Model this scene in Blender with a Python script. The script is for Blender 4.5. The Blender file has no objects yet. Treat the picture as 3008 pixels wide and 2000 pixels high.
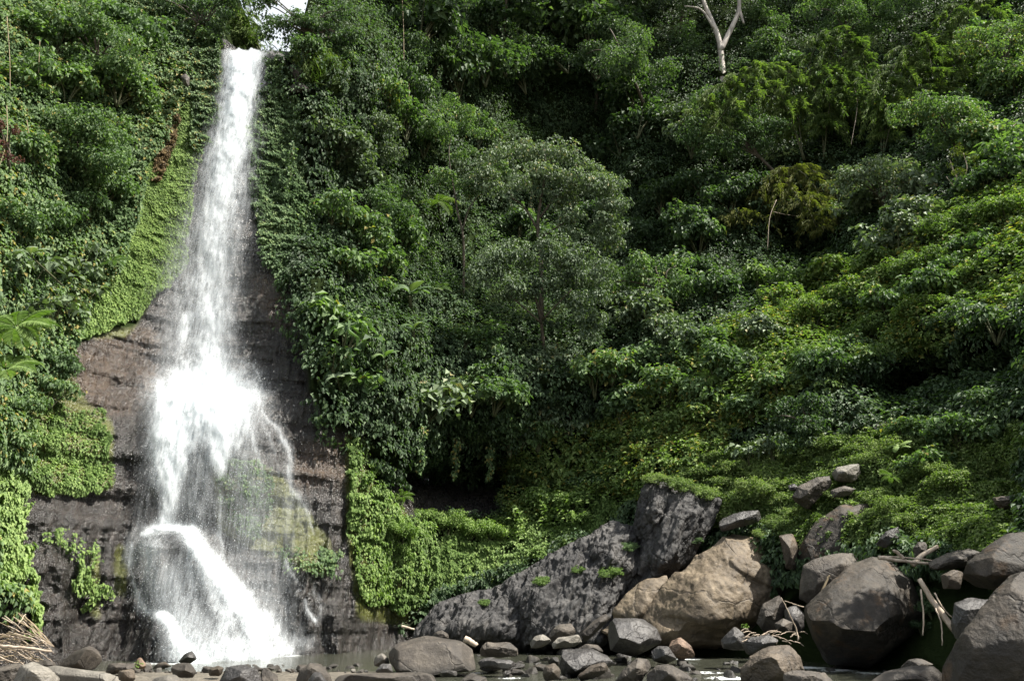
import bpy, bmesh, math, random
import numpy as np
from mathutils import Vector, Quaternion, Matrix
random.seed(7); RNG = np.random.default_rng(7)
SC = bpy.context.scene; COL = SC.collection

# ---------------------------------------------------------------- camera
CAM_H, PITCH, FPX = 2.2, math.radians(18.85), 2284.6      # FPX: focal length in pixels of a 3008-wide frame
cam = bpy.data.cameras.new("camera"); cam.sensor_width = 23.7; cam.lens = 18.0; cam.clip_end = 2000; cam.clip_start = 0.1
camo = bpy.data.objects.new("camera", cam); COL.objects.link(camo)
camo.location = (0, 0, CAM_H); camo.rotation_euler = (math.radians(90) + PITCH, 0, 0); SC.camera = camo
# ---------------------------------------------------------------- light
SUN = Vector((0.54, -0.22, 0.81)).normalized()
world = bpy.data.worlds.new("World"); SC.world = world; world.use_nodes = True
wn = world.node_tree.nodes; wl = world.node_tree.links
sky = wn.new("ShaderNodeTexSky"); sky.sky_type = 'NISHITA'; sky.sun_disc = False
sky.sun_elevation = math.asin(SUN.z); sky.sun_rotation = math.atan2(SUN.x, SUN.y)
sky.air_density = 1.0; sky.dust_density = 3.0; sky.ozone_density = 1.0
bg = wn["Background"]; bg.inputs[1].default_value = 0.09
wtc = wn.new("ShaderNodeTexCoord"); wno = wn.new("ShaderNodeTexNoise"); wno.inputs["Scale"].default_value = 2.2; wno.inputs["Detail"].default_value = 6
wl.new(wtc.outputs["Generated"], wno.inputs[0]); wrp = wn.new("ShaderNodeValToRGB"); wrp.color_ramp.elements[0].position = .34; wrp.color_ramp.elements[1].position = .56
wl.new(wno.outputs[0], wrp.inputs[0]); wmx = wn.new("ShaderNodeMix"); wmx.data_type = 'RGBA'; wl.new(wrp.outputs[0], wmx.inputs[0]); wl.new(sky.outputs[0], wmx.inputs[6]); wmx.inputs[7].default_value = (5.0, 5.3, 5.6, 1)
wl.new(wmx.outputs[2], bg.inputs[0])
sl = bpy.data.lights.new("sun", 'SUN'); sl.energy = 5.0; sl.angle = math.radians(0.55); sl.color = (1.0, 0.95, 0.86)
so = bpy.data.objects.new("sun", sl); COL.objects.link(so)
so.rotation_euler = SUN.to_track_quat('Z', 'Y').to_euler(); so.location = (30, -20, 80)
SC.view_settings.view_transform = 'Standard'; SC.view_settings.look = 'None'
SC.view_settings.exposure = 1.3; SC.view_settings.gamma = 1.0
SC.cycles.max_bounces = 6; SC.cycles.transparent_max_bounces = 12; SC.cycles.diffuse_bounces = 3
SC.cycles.caustics_reflective = False; SC.cycles.caustics_refractive = False

# ---------------------------------------------------------------- noise
def _h(ix, iy, iz, s):
    h = (ix * 374761393 + iy * 668265263 + iz * 2147483647 + s * 1274126177) & 0xffffffff
    h = ((h ^ (h >> 13)) * 1274126177) & 0xffffffff
    h = ((h ^ (h >> 16)) * 2246822519) & 0xffffffff
    return ((h ^ (h >> 15)) & 0xffff) / 65535.0
def vn(x, y, z, s=0):
    x = np.asarray(x, float); y = np.asarray(y, float) + 0 * x; z = np.asarray(z, float) + 0 * x
    fx = np.floor(x); fy = np.floor(y); fz = np.floor(z)
    ix = fx.astype(np.int64); iy = fy.astype(np.int64); iz = fz.astype(np.int64)
    u = x - fx; v = y - fy; w = z - fz
    u = u * u * (3 - 2 * u); v = v * v * (3 - 2 * v); w = w * w * (3 - 2 * w)
    r = 0
    for a in (0, 1):
        for b in (0, 1):
            for c in (0, 1):
                r = r + _h(ix + a, iy + b, iz + c, s) * (u if a else 1 - u) * (v if b else 1 - v) * (w if c else 1 - w)
    return r * 2 - 1
def fbm(x, y, z, s=0, o=4, g=0.5):
    r = 0; a = 1; t = 0
    for k in range(o):
        r = r + a * vn(x * 2 ** k + 17.3 * k, y * 2 ** k + 5.1 * k, z * 2 ** k + 9.7 * k, s + k); t += a; a *= g
    return r / t

# ---------------------------------------------------------------- where a sight line meets a given distance
SP, CP = math.sin(PITCH), math.cos(PITCH)
def at(px, py, Y):
    px = np.asarray(px, float); py = np.asarray(py, float)
    x = (px - 1504) / FPX; v = (1000 - py) / FPX
    dy = CP - SP * v; dz = SP + CP * v
    t = Y / dy
    return np.stack([x * t, np.broadcast_to(Y, t.shape) * 1.0, CAM_H + dz * t], -1)
def Yw(py, z=0.0):                                       # distance at which a level surface of height z shows at row py
    v = (1000 - py) / FPX; dy = CP - SP * v; dz = SP + CP * v
    return (z - CAM_H) * dy / dz

# ---------------------------------------------------------------- gorge relief
CT = np.array([
 (-900,1900,20),(-900,1000,21),(-900,200,25),(-400,1900,25),(-400,1200,26),(-400,500,28),(-400,0,32),
 (0,1900,31.5),(0,1500,32),(0,1000,32.5),(0,500,34),(0,0,38),(300,1900,36.3),(300,1500,36.5),(300,1000,38.5),(300,500,40),(300,0,44),
 (640,1930,38.2),(540,1600,39.0),(640,1180,40.6),(640,1080,41.8),(650,800,42.8),(700,500,44),(740,150,46),(740,-100,52),
 (900,1880,40.5),(940,1500,41),(950,1200,41.5),(870,800,43),(850,300,46),(1000,200,48),(1000,-100,56),(1050,1850,42.5),(1080,1500,43),
 (1200,1850,48),(1150,1600,45.5),(1250,1380,50),(1150,1200,46),(1250,900,52),(1250,520,60),(1250,0,66),
 (1500,1750,49),(1500,1600,50),(1450,1400,55),(1500,1200,51),(1500,900,58),(1500,480,69),(1680,520,73),(1640,300,70),(1500,0,74),
 (1900,1600,46),(1900,1450,47.5),(1750,1360,52),(1900,1150,51),(1900,740,64),(1850,950,55),(1900,600,65),(1900,0,78),
 (2300,1600,40),(2300,1450,41.5),(2300,1200,45),(2300,1000,48),(2350,770,60),(2300,400,66),(2300,0,78),
 (2700,1600,34),(2700,1450,36),(2700,1300,38.5),(2700,1130,45),(2700,950,42),(2700,700,49),(2700,400,60),(2700,0,72),
 (3000,1700,28),(3000,1500,31),(3000,1300,34),(3000,1000,37),(3000,700,42),(3000,400,52),(3000,0,64),
 (3500,1900,20),(3500,1400,23),(3500,900,27),(3500,300,38),(3900,1900,15),(3900,1000,19),(3900,0,30),
 (1200,2100,44),(2000,2100,40),(2600,2100,30),(3000,2100,24),(0,2150,30),(600,2100,37)], float)
def _tps():
    P = CT[:, :2] / 1000; n = len(P)
    d = np.linalg.norm(P[:, None] - P[None], axis=2)
    K = np.where(d > 0, d * d * np.log(d + 1e-9), 0) + np.eye(n) * 0.0015
    A = np.zeros((n + 3, n + 3)); A[:n, :n] = K; A[:n, n] = 1; A[:n, n + 1:] = P; A[n, :n] = 1; A[n + 1:, :n] = P.T
    return P, np.linalg.solve(A, np.r_[np.log(CT[:, 2]), 0, 0, 0])
_P, _w = _tps()
RX0, RX1, RY0, RY1, RS = -960, 3960, -520, 2200, 10
_gx = np.arange(RX0, RX1 + 1, RS); _gy = np.arange(RY0, RY1 + 1, RS)
_X, _Yy = np.meshgrid(_gx, _gy)
def _ev(px, py):
    q = np.stack([px.ravel(), py.ravel()], -1) / 1000; out = np.zeros(len(q))
    for a in range(0, len(q), 20000):
        c = q[a:a + 20000]; d = np.linalg.norm(c[:, None] - _P[None], axis=2)
        out[a:a + 20000] = (d * d * np.log(d + 1e-9)) @ _w[:-3] + _w[-3] + c @ _w[-2:]
    return np.exp(out).reshape(px.shape)
YR = _ev(_X, _Yy)
def bil(R, px, py):
    x = np.clip((np.asarray(px, float) - RX0) / RS, 0, R.shape[1] - 1.001); y = np.clip((np.asarray(py, float) - RY0) / RS, 0, R.shape[0] - 1.001)
    i = x.astype(int); j = y.astype(int); u = x - i; v = y - j
    return (R[j, i] * (1 - u) + R[j, i + 1] * u) * (1 - v) + (R[j + 1, i] * (1 - u) + R[j + 1, i + 1] * u) * v
def inpoly(px, py, poly):
    px = np.asarray(px, float); py = np.asarray(py, float); ins = np.zeros(px.shape, bool); n = len(poly)
    for k in range(n):
        x0, y0 = poly[k]; x1, y1 = poly[(k + 1) % n]
        if y0 == y1: continue
        c = ((y0 > py) != (y1 > py)) & (px < (x1 - x0) * (py - y0) / (y1 - y0) + x0); ins ^= c
    return ins
def blur(R, n):
    for _ in range(n):
        R = (R + np.roll(R, 1, 0) + np.roll(R, -1, 0) + np.roll(R, 1, 1) + np.roll(R, -1, 1)) / 5
    return R
def raster(polys, b=2):
    R = np.zeros(_X.shape)
    for p in polys: R[inpoly(_X, _Yy, p)] = 1
    return blur(R, b)
BARE_FALL = [(655,110),(700,110),(700,150),(850,150),(845,170),(800,165),(790,200),(795,270),(760,285),(745,300),(735,420),(722,480),(730,600),(770,700),(790,780),(850,830),(868,900),(888,1000),(910,1150),(960,1240),(1010,1265),(1060,1255),(1075,1300),(1060,1350),(1075,1400),(1075,1440),(1020,1455),(1015,1600),(1040,1760),(1050,1800),(1120,1790),(1140,1850),(1200,1850),(1250,1880),(1250,2100),(-400,2100),(-400,1800),(0,1760),(60,1790),(70,1740),(80,1700),(60,1600),(70,1480),(130,1450),(200,1440),(300,1430),(340,1360),(330,1280),(300,1210),(240,1190),(200,1205),(120,1200),(110,1160),(200,1100),(230,1010),(330,970),(400,960),(440,900),(470,860),(540,800),(560,600),(580,480),(610,400),(640,300),(655,200)]
BARE_CAVE = [(1130,1430),(1180,1350),(1300,1410),(1490,1450),(1500,1520),(1400,1540),(1240,1530),(1170,1470)]
BARE_CAVE2 = [(1620,1345),(1700,1310),(1820,1330),(1800,1390),(1680,1400)]
BARE_LIP = [(840,180),(880,170),(925,235),(915,280),(850,275),(870,230)]
P_HANG = [(790,175),(835,180),(845,270),(900,300),(900,640),(860,840),(800,800),(770,720),(740,620),(735,460),(745,300),(790,285)]
P_WALL = [(560,150),(650,110),(672,190),(650,300),(612,420),(580,470),(560,420),(565,250)]
P_LIME = [(550,300),(640,290),(625,400),(605,520),(580,640),(560,770),(530,830),(470,880),(440,910),(390,930),(300,990),(220,1010),(220,930),(300,840),(350,740),(400,620),(430,480),(500,380)]
P_MOSS = [(70,1180),(300,1200),(340,1300),(330,1420),(200,1450),(80,1460),(60,1300)]
P_EDGE = [(-60,1340),(70,1400),(80,1480),(60,1600),(80,1700),(120,1760),(118,1870),(85,1880),(66,1780),(0,1745),(-60,1740)]
P_RIGHT = [(1010,1260),(1080,1290),(1085,1400),(1130,1450),(1200,1490),(1300,1550),(1480,1550),(1620,1480),(1760,1440),(1880,1400),(1900,1450),(1800,1550),(1640,1620),(1500,1690),(1330,1740),(1280,1740),(1220,1770),(1200,1830),(1180,1780),(1100,1760),(1060,1810),(1035,1700),(1015,1560),(1020,1460)]
P_RWALL = [(1010,1260),(1080,1290),(1085,1400),(1130,1450),(1200,1500),(1240,1640),(1250,1760),(1200,1840),(1050,1820),(1035,1700),(1015,1560),(1020,1460)]
BARE = raster([BARE_FALL, BARE_CAVE, BARE_CAVE2, BARE_LIP, P_MOSS, P_RWALL], 2)
SMOOTH = raster([P_HANG, P_WALL, P_LIME, P_EDGE, P_RIGHT], 4)
CAVE = raster([BARE_CAVE, BARE_CAVE2], 3)
BROWN = raster([[(90,1000),(470,960),(470,1180),(300,1240),(100,1230)], [(850,1290),(1090,1280),(1080,1445),(860,1430)], [(720,790),(860,830),(880,1000),(780,940)]], 4)
ALGAE = raster([P_RWALL, [(60,1130),(190,1060),(260,1180),(330,1230),(340,1440),(60,1460)], [(330,870),(440,900),(380,990),(240,1000)], [(268,1620),(300,1620),(295,1830),(262,1820)], [(340,1600),(380,1600),(370,1760),(340,1760)], [(620,1330),(820,1380),(980,1600),(960,1700),(800,1640),(640,1560)]], 4)
HOLLOW = raster([[(1450,240),(1600,180),(1780,260),(1830,420),(1760,560),(1600,420),(1480,360)], [(1840,560),(1980,520),(2020,640),(1930,760),(1850,700)], [(2240,690),(2460,670),(2500,780),(2330,800)], [(2520,1110),(2750,1040),(3060,1000),(3100,1120),(2800,1190),(2600,1230)], [(1180,700),(1340,640),(1350,830),(1280,860)], [(1180,1340),(1500,1330),(1560,1400),(1500,1440),(1200,1420)]], 6)
def gauss(px, py, cx, cy, rx, ry): return np.exp(-(((px - cx) / rx) ** 2 + ((py - cy) / ry) ** 2))
def sst(x): x = np.clip(x, 0, 1); return x * x * (3 - 2 * x)
def fallY(px, py):                                       # the rock under the water, smooth
    Y = bil(YR, px, py)
    led = sst((py - 1135) / 45) * np.exp(-((px - 620) / 190) ** 2) * np.exp(-np.clip(py - 1180, 0, 900) / 420)
    Y = Y - 1.5 * led
    cx = 500 + (py - 1550) * 0.28
    dome = sst((py - 1540) / 70) * np.exp(-((px - cx) / (90 + (py - 1550) * 0.30).clip(60, 400)) ** 4)
    Y = Y - 1.6 * dome
    r = ((px - 475) / 62) ** 2 + ((py - 1900) / 105) ** 2
    Y = Y - 1.2 * np.sqrt(np.clip(1 - r, 0, 1))
    return Y
def T(px, py, full=True):
    px = np.asarray(px, float); py = np.asarray(py, float)
    Y = fallY(px, py); b = bil(BARE, px, py); p = at(px, py, Y)
    x, y, z = p[..., 0], p[..., 1], p[..., 2]
    # vegetated: bush-sized billows
    n1 = 1 - np.abs(vn(x / 2.6, y / 4, z / 2.3, 3)); n2 = 1 - np.abs(vn(x / 1.1, y / 2, z / 1.0, 8)); n0 = vn(x / 7, y / 9, z / 6, 5)
    dv = 1.6 * n0 + 1.9 * n1 ** 1.5 + 0.5 * n2 - 0.8
    near = np.clip((px - 500) / 500, 0.45, 1)
    dv = dv * near * (1 - .72 * bil(SMOOTH, px, py))
    if full:
        st = vn(x / 9, 0, z / 0.85, 21); st = np.sign(st) * np.abs(st) ** 0.6
        low = sst((1550 - 0 * py - 1) * 0 + (py - 1450) / 250)
        st2 = vn(x / 3, 0, z / 0.3 + x * .1, 23); st2 = np.sign(st2) * np.abs(st2) ** 0.5
        dr = 0.17 * st + 0.09 * st2 + 0.45 * fbm(x / 2.2, y / 2.2, z / 2.6, 31, 4) - 0.16 * np.abs(fbm(x / .45, y / .5, z / .3, 41, 3, .6))
        fl = 1 - np.abs(fbm(x / 0.75, y / 3, z / 5.0, 51, 3)) * 2
        side = sst((np.abs(px - 640) - 120) / 120)
        dr = dr + low * side * (0.75 * fl + 0.22 * fbm(x / .5, y / .5, z / .7, 61, 3)) + side * 0.10 * (1 - 2 * np.abs(vn(x / .3, y, z / 1.6, 71)))
    else:
        dr = 0 * dv
    bb = sst(b * 1.6 - 0.3)
    return at(px, py, Y - (dv * (1 - bb) + dr * bb) + 1.2 * bil(CAVE, px, py) + 4.5 * bil(HOLLOW, px, py))
def TN(px, py):
    e = 8.0
    a = T(px + e, py) - T(px - e, py); b = T(px, py - e) - T(px, py + e)
    n = np.cross(a, b); n /= np.linalg.norm(n, axis=-1, keepdims=True) + 1e-9
    return n
_TOPX = [-960, 560, 640, 662, 700, 770, 800, 850, 875, 900, 940, 1000, 3960]
_TOPY = [-330, -330, 40, 115, 148, 150, 148, 152, 110, 20, -150, -330, -330]
def ptop(px): return np.interp(px, _TOPX, _TOPY)

# ---------------------------------------------------------------- mesh helpers
def mesh(name, V, F, mat=None, attrs=None, smooth=False, flat_tris=True):
    V = np.asarray(V, np.float32); F = np.asarray(F, np.int32)
    me = bpy.data.meshes.new(name); k = F.shape[1]
    me.vertices.add(len(V)); me.vertices.foreach_set("co", V.ravel())
    me.loops.add(F.size); me.loops.foreach_set("vertex_index", F.ravel())
    me.polygons.add(len(F)); me.polygons.foreach_set("loop_start", np.arange(0, F.size, k, dtype=np.int32))
    me.polygons.foreach_set("use_smooth", np.full(len(F), smooth, dtype=bool))
    me.update(calc_edges=True)
    if attrs:
        for an, av in attrs.items():
            at_ = me.attributes.new(an, 'FLOAT', 'POINT'); at_.data.foreach_set("value", np.asarray(av, np.float32))
    if mat is not None: me.materials.append(mat)
    return me
def link(name, me, parent=None, loc=None):
    o = bpy.data.objects.new(name, me); COL.objects.link(o)
    if parent is not None: o.parent = parent
    if loc is not None: o.location = loc
    return o
def tag(o, label=None, cat=None, group=None, kind=None):
    if label: o["label"] = label
    if cat: o["category"] = cat
    if group: o["group"] = group
    if kind: o["kind"] = kind
    return o
def thing(name, loc, label, cat, group=None):
    o = bpy.data.objects.new(name, None); o.empty_display_size = 0.3; COL.objects.link(o); o.location = loc
    return tag(o, label, cat, group)
def gridfaces(nr, nc):
    i = np.arange(nr * nc).reshape(nr, nc)
    return np.stack([i[:-1, :-1], i[1:, :-1], i[1:, 1:], i[:-1, 1:]], -1).reshape(-1, 4)
def nz(v): return v / (np.linalg.norm(v, axis=-1, keepdims=True) + 1e-9)
def rnd(n): return nz(RNG.normal(size=(n, 3)))
def leafgeo(P, N, U, L, W, tint, fold=0.25, droop=0.15):
    """kite leaf folded along its midrib"""
    N = nz(N); U = nz(U - N * np.sum(U * N, -1, keepdims=True)); S = np.cross(N, U)
    L = np.broadcast_to(L, (len(P),))[:, None]; W = np.broadcast_to(W, (len(P),))[:, None]
    m = P + U * L * 0.42
    V = np.stack([P, m - S * W * .5 + N * W * fold, P + U * L - N * L * droop, m + S * W * .5 + N * W * fold], 1).reshape(-1, 3)
    b = np.arange(len(P))[:, None] * 4
    F = np.concatenate([b + [[0, 1, 2]], b + [[0, 2, 3]]], 0)
    return V, F, np.repeat(tint, 4)
def tubegeo(path, radii, sides=6):
    path = np.asarray(path, float); radii = np.asarray(radii, float); n = len(path)
    t = np.gradient(path, axis=0); t = nz(t); ref = np.array([0.3, 0.9, 0.2]); a = nz(np.cross(t, ref)); b = np.cross(t, a)
    ang = np.arange(sides) / sides * 2 * np.pi
    V = path[:, None] + radii[:, None, None] * (np.cos(ang)[None, :, None] * a[:, None] + np.sin(ang)[None, :, None] * b[:, None])
    V = V.reshape(-1, 3); F = []
    for i in range(n - 1):
        for k in range(sides):
            F.append((i * sides + k, i * sides + (k + 1) % sides, (i + 1) * sides + (k + 1) % sides, (i + 1) * sides + k))
    c = len(V); V = np.concatenate([V, path[:1], path[-1:]])
    for k in range(sides):
        F.append((c, (k + 1) % sides, k, c)); F.append((c + 1, (n - 1) * sides + k, (n - 1) * sides + (k + 1) % sides, c + 1))
    return V, np.array(F)
def tubes(name, items, mat, smooth=True, sides=6):
    bm = bmesh.new()
    for path, radii in items:
        V, F = tubegeo(path, radii, sides)
        vs = [bm.verts.new(v) for v in V]
        for f in F:
            ff = [vs[i] for i in dict.fromkeys(int(q) for q in f)]
            try: bm.faces.new(ff).smooth = smooth
            except ValueError: pass
    me = bpy.data.meshes.new(name); bm.to_mesh(me); bm.free(); me.materials.append(mat); return me
def curve(pts, n=12):
    """smooth polyline through points (Catmull-Rom)"""
    P = np.array(pts, float); P = np.concatenate([[2 * P[0] - P[1]], P, [2 * P[-1] - P[-2]]]); out = []
    for i in range(1, len(P) - 2):
        for t in np.linspace(0, 1, n, endpoint=False):
            out.append(0.5 * ((2 * P[i]) + (-P[i - 1] + P[i + 1]) * t + (2 * P[i - 1] - 5 * P[i] + 4 * P[i + 1] - P[i + 2]) * t * t + (-P[i - 1] + 3 * P[i] - 3 * P[i + 1] + P[i + 2]) * t ** 3))
    out.append(P[-2]); return np.array(out)

# ---------------------------------------------------------------- materials
def newmat(name):
    m = bpy.data.materials.new(name); m.use_nodes = True; nt = m.node_tree
    return m, nt.nodes, nt.links, nt.nodes["Principled BSDF"], nt.nodes["Material Output"]
def node(ns, t, **kw):
    n = ns.new(t)
    for k, v in kw.items():
        if k.startswith("i_"): n.inputs[k[2:].replace("_", " ")].default_value = v
        else: setattr(n, k, v)
    return n
def math_(ns, ls, op, a, b=None, clamp=False):
    n = ns.new("ShaderNodeMath"); n.operation = op; n.use_clamp = clamp
    for i, q in enumerate((a, b)):
        if q is None: continue
        if isinstance(q, (int, float)): n.inputs[i].default_value = q
        else: ls.new(q, n.inputs[i])
    return n.outputs[0]
def noise(ns, ls, vec, scale, detail=4, rough=0.55, mul=None):
    if mul is not None:
        mp = ns.new("ShaderNodeMapping"); mp.inputs["Scale"].default_value = mul; ls.new(vec, mp.inputs[0]); vec = mp.outputs[0]
    n = ns.new("ShaderNodeTexNoise"); n.inputs["Scale"].default_value = scale; n.inputs["Detail"].default_value = detail; n.inputs["Roughness"].default_value = rough
    ls.new(vec, n.inputs[0]); return n.outputs[0]
def ramp(ns, ls, fac, stops):
    n = ns.new("ShaderNodeValToRGB"); e = n.color_ramp.elements
    while len(e) < len(stops): e.new(0.5)
    for i, (p, c) in enumerate(stops): e[i].position = p; e[i].color = (*c, 1) if len(c) == 3 else c
    ls.new(fac, n.inputs[0]); return n.outputs[0]
def mixc(ns, ls, f, a, b, mode='MIX'):
    n = ns.new("ShaderNodeMix"); n.data_type = 'RGBA'; n.blend_type = mode
    for s, q in ((0, f), (6, a), (7, b)):
        if isinstance(q, (int, float)): n.inputs[s].default_value = q
        elif isinstance(q, tuple): n.inputs[s].default_value = (*q, 1)
        else: ls.new(q, n.inputs[s])
    return n.outputs[2]
def leafmat(name, dark, mid, light, rough=0.42, trans=0.3, odd=None):
    m, ns, ls, bs, out = newmat(name)
    a = node(ns, "ShaderNodeAttribute", attribute_name="tint")
    oi = ns.new("ShaderNodeObjectInfo")
    f = math_(ns, ls, 'ADD', a.outputs["Fac"], math_(ns, ls, 'MULTIPLY', math_(ns, ls, 'SUBTRACT', oi.outputs["Random"], 0.5), 0.30))
    stops = [(0.0, dark), (0.5, mid), (0.93, light)]
    if odd: stops.append((0.985, odd))
    c = ramp(ns, ls, f, stops)
    ls.new(c, bs.inputs["Base Color"]); bs.inputs["Roughness"].default_value = rough + .22; bs.inputs["Specular IOR Level"].default_value = 0.26
    tr = ns.new("ShaderNodeBsdfTranslucent"); tc = mixc(ns, ls, 1.0, c, (1.5, 1.9, 0.55), 'MULTIPLY'); ls.new(tc, tr.inputs[0])
    mx = ns.new("ShaderNodeMixShader"); mx.inputs[0].default_value = trans
    ls.new(bs.outputs[0], mx.inputs[1]); ls.new(tr.outputs[0], mx.inputs[2]); ls.new(mx.outputs[0], out.inputs[0])
    return m
LM = {
 'deep':  leafmat("leaf_deep_green", (.024,.042,.020), (.058,.098,.046), (.12,.17,.082), 0.36),
 'mid':   leafmat("leaf_mid_green", (.036,.066,.028), (.095,.152,.066), (.19,.26,.115), 0.38, odd=(.26,.22,.07)),
 'grey':  leafmat("leaf_grey_green", (.045,.068,.040), (.110,.150,.088), (.20,.25,.15), 0.34, 0.2, odd=(.28,.25,.12)),
 'lime':  leafmat("leaf_lime_green", (.050,.090,.020), (.130,.200,.058), (.23,.31,.10), 0.42),
 'olive': leafmat("leaf_olive", (.038,.068,.020), (.110,.170,.052), (.22,.28,.09), 0.42, odd=(.28,.24,.06)),
 'bamb':  leafmat("leaf_bamboo", (.036,.066,.018), (.095,.145,.040), (.20,.25,.08), 0.45, 0.35),
 'gold':  leafmat("leaf_golden_bamboo", (.035,.052,.012), (.090,.110,.028), (.17,.17,.05), 0.45, 0.35),
 'grass': leafmat("leaf_slope_grass", (.052,.088,.024), (.135,.190,.060), (.24,.29,.11), 0.5),
 'pale':  leafmat("leaf_pale", (.07,.11,.04), (.14,.20,.08), (.26,.30,.16), 0.35, 0.25),
 'dry':   leafmat("leaf_dry_brown", (.05,.035,.018), (.11,.075,.035), (.18,.13,.06), 0.6, 0.2),
 'wine':  leafmat("leaf_wine_red", (.035,.015,.014), (.08,.03,.028), (.13,.06,.045), 0.45, 0.2),
}
def barkmat(name, a, b, rough=0.8, sc=6):
    m, ns, ls, bs, out = newmat(name); tc = ns.new("ShaderNodeTexCoord")
    n = noise(ns, ls, tc.outputs["Object"], sc, 6, 0.65, (1, 1, .3))
    ls.new(ramp(ns, ls, n, [(0.32, a), (0.66, b)]), bs.inputs["Base Color"]); bs.inputs["Roughness"].default_value = rough
    bp = ns.new("ShaderNodeBump"); bp.inputs["Strength"].default_value = 0.5; bp.inputs["Distance"].default_value = 0.03
    ls.new(n, bp.inputs["Height"]); ls.new(bp.outputs[0], bs.inputs["Normal"]); return m
M_BARK = barkmat("bark_brown", (.03,.024,.016), (.10,.08,.055))
M_WBARK = barkmat("bark_pale_blotched", (.16,.14,.12), (.55,.50,.44), 0.7, 2.2)
M_STEM = barkmat("stem_green_brown", (.04,.05,.02), (.09,.09,.04))
M_DRIFT = barkmat("driftwood", (.22,.17,.12), (.52,.43,.34), 0.75, 5)
M_VINE = barkmat("dry_vine", (.12,.09,.05), (.30,.24,.15), 0.8, 5)

def n_crack(c): return c
def rockmat(name, dark, mid, light, rough=(0.55, 0.85), scale=0.6, bump=0.5, strat=(1, 1, 1), stain=None, wetline=None, crack=0.5):
    m, ns, ls, bs, out = newmat(name); geo = ns.new("ShaderNodeNewGeometry"); pos = geo.outputs["Position"]
    n1 = noise(ns, ls, pos, scale, 8, 0.62, strat); n2 = noise(ns, ls, pos, scale * 7, 8, 0.7, strat); n3 = noise(ns, ls, pos, scale * 40, 4, 0.6)
    f = math_(ns, ls, 'ADD', math_(ns, ls, 'MULTIPLY', n1, 0.55), math_(ns, ls, 'ADD', math_(ns, ls, 'MULTIPLY', n2, 0.3), math_(ns, ls, 'MULTIPLY', n3, 0.15)))
    c = ramp(ns, ls, f, [(0.36, dark), (0.5, mid), (0.64, light)])
    wv = ns.new("ShaderNodeVectorMath"); wv.operation = 'ADD'; nn = ns.new("ShaderNodeTexNoise"); nn.inputs["Scale"].default_value = scale * 2; nn.inputs["Detail"].default_value = 5; ls.new(pos, nn.inputs[0])
    wm = ns.new("ShaderNodeVectorMath"); wm.operation = 'SCALE'; wm.inputs[3].default_value = 1.3; ls.new(nn.outputs["Color"], wm.inputs[0]); ls.new(pos, wv.inputs[0]); ls.new(wm.outputs[0], wv.inputs[1])
    vo = ns.new("ShaderNodeTexVoronoi"); vo.feature = 'DISTANCE_TO_EDGE'; vo.inputs["Scale"].default_value = scale * .75; ls.new(wv.outputs[0], vo.inputs[0])
    ck = ramp(ns, ls, vo.outputs["Distance"], [(0.0, (0,0,0)), (0.012 + .02 * n_crack(crack), (1,1,1))])
    c = mixc(ns, ls, math_(ns, ls, 'MULTIPLY', math_(ns, ls, 'SUBTRACT', 1.0, ck), .55), c, (.012, .010, .008))
    pit = ramp(ns, ls, noise(ns, ls, pos, scale * 22, 3, .7), [(0.30, (0,0,0)), (0.42, (1,1,1))]); c = mixc(ns, ls, math_(ns, ls, 'MULTIPLY', math_(ns, ls, 'SUBTRACT', 1.0, pit), .5), c, (.02, .017, .014))
    lc = ramp(ns, ls, noise(ns, ls, pos, scale * 3.3, 7, .7), [(0.54, (0,0,0)), (0.63, (1,1,1))]); c = mixc(ns, ls, math_(ns, ls, 'MULTIPLY', lc, .38), c, tuple(min(1, q * 1.35) for q in light))
    dk = ramp(ns, ls, noise(ns, ls, pos, scale * 1.7, 6, .65, (1.4, 1.4, .45)), [(0.36, (1,1,1)), (0.50, (0,0,0))]); c = mixc(ns, ls, math_(ns, ls, 'MULTIPLY', dk, .55), c, dark)
    if stain:
        s = noise(ns, ls, pos, scale * 2.1, 5, 0.6); sf = ramp(ns, ls, s, [(0.56, (0, 0, 0)), (0.68, (1, 1, 1))]); c = mixc(ns, ls, math_(ns, ls, 'MULTIPLY', sf, stain[1]), c, stain[0])
    if wetline is not None:
        sx = ns.new("ShaderNodeSeparateXYZ"); ls.new(pos, sx.inputs[0])
        w = math_(ns, ls, 'SUBTRACT', 1.0, math_(ns, ls, 'DIVIDE', math_(ns, ls, 'ADD', sx.outputs[2], math_(ns, ls, 'MULTIPLY', n2, -0.25)), wetline), True)
        c = mixc(ns, ls, math_(ns, ls, 'MULTIPLY', w, 0.75), c, (.02, .018, .015))
    ls.new(c, bs.inputs["Base Color"])
    ls.new(math_(ns, ls, 'ADD', math_(ns, ls, 'MULTIPLY', n2, rough[1] - rough[0]), rough[0]), bs.inputs["Roughness"])
    b1 = ns.new("ShaderNodeBump"); b1.inputs["Strength"].default_value = bump; b1.inputs["Distance"].default_value = 0.10; ls.new(math_(ns, ls, 'ADD', n2, math_(ns, ls, 'MULTIPLY', ck, .5)), b1.inputs["Height"])
    b2 = ns.new("ShaderNodeBump"); b2.inputs["Strength"].default_value = bump; b2.inputs["Distance"].default_value = 0.03; ls.new(n3, b2.inputs["Height"]); ls.new(b1.outputs[0], b2.inputs["Normal"])
    ls.new(b2.outputs[0], bs.inputs["Normal"])
    return m
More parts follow.
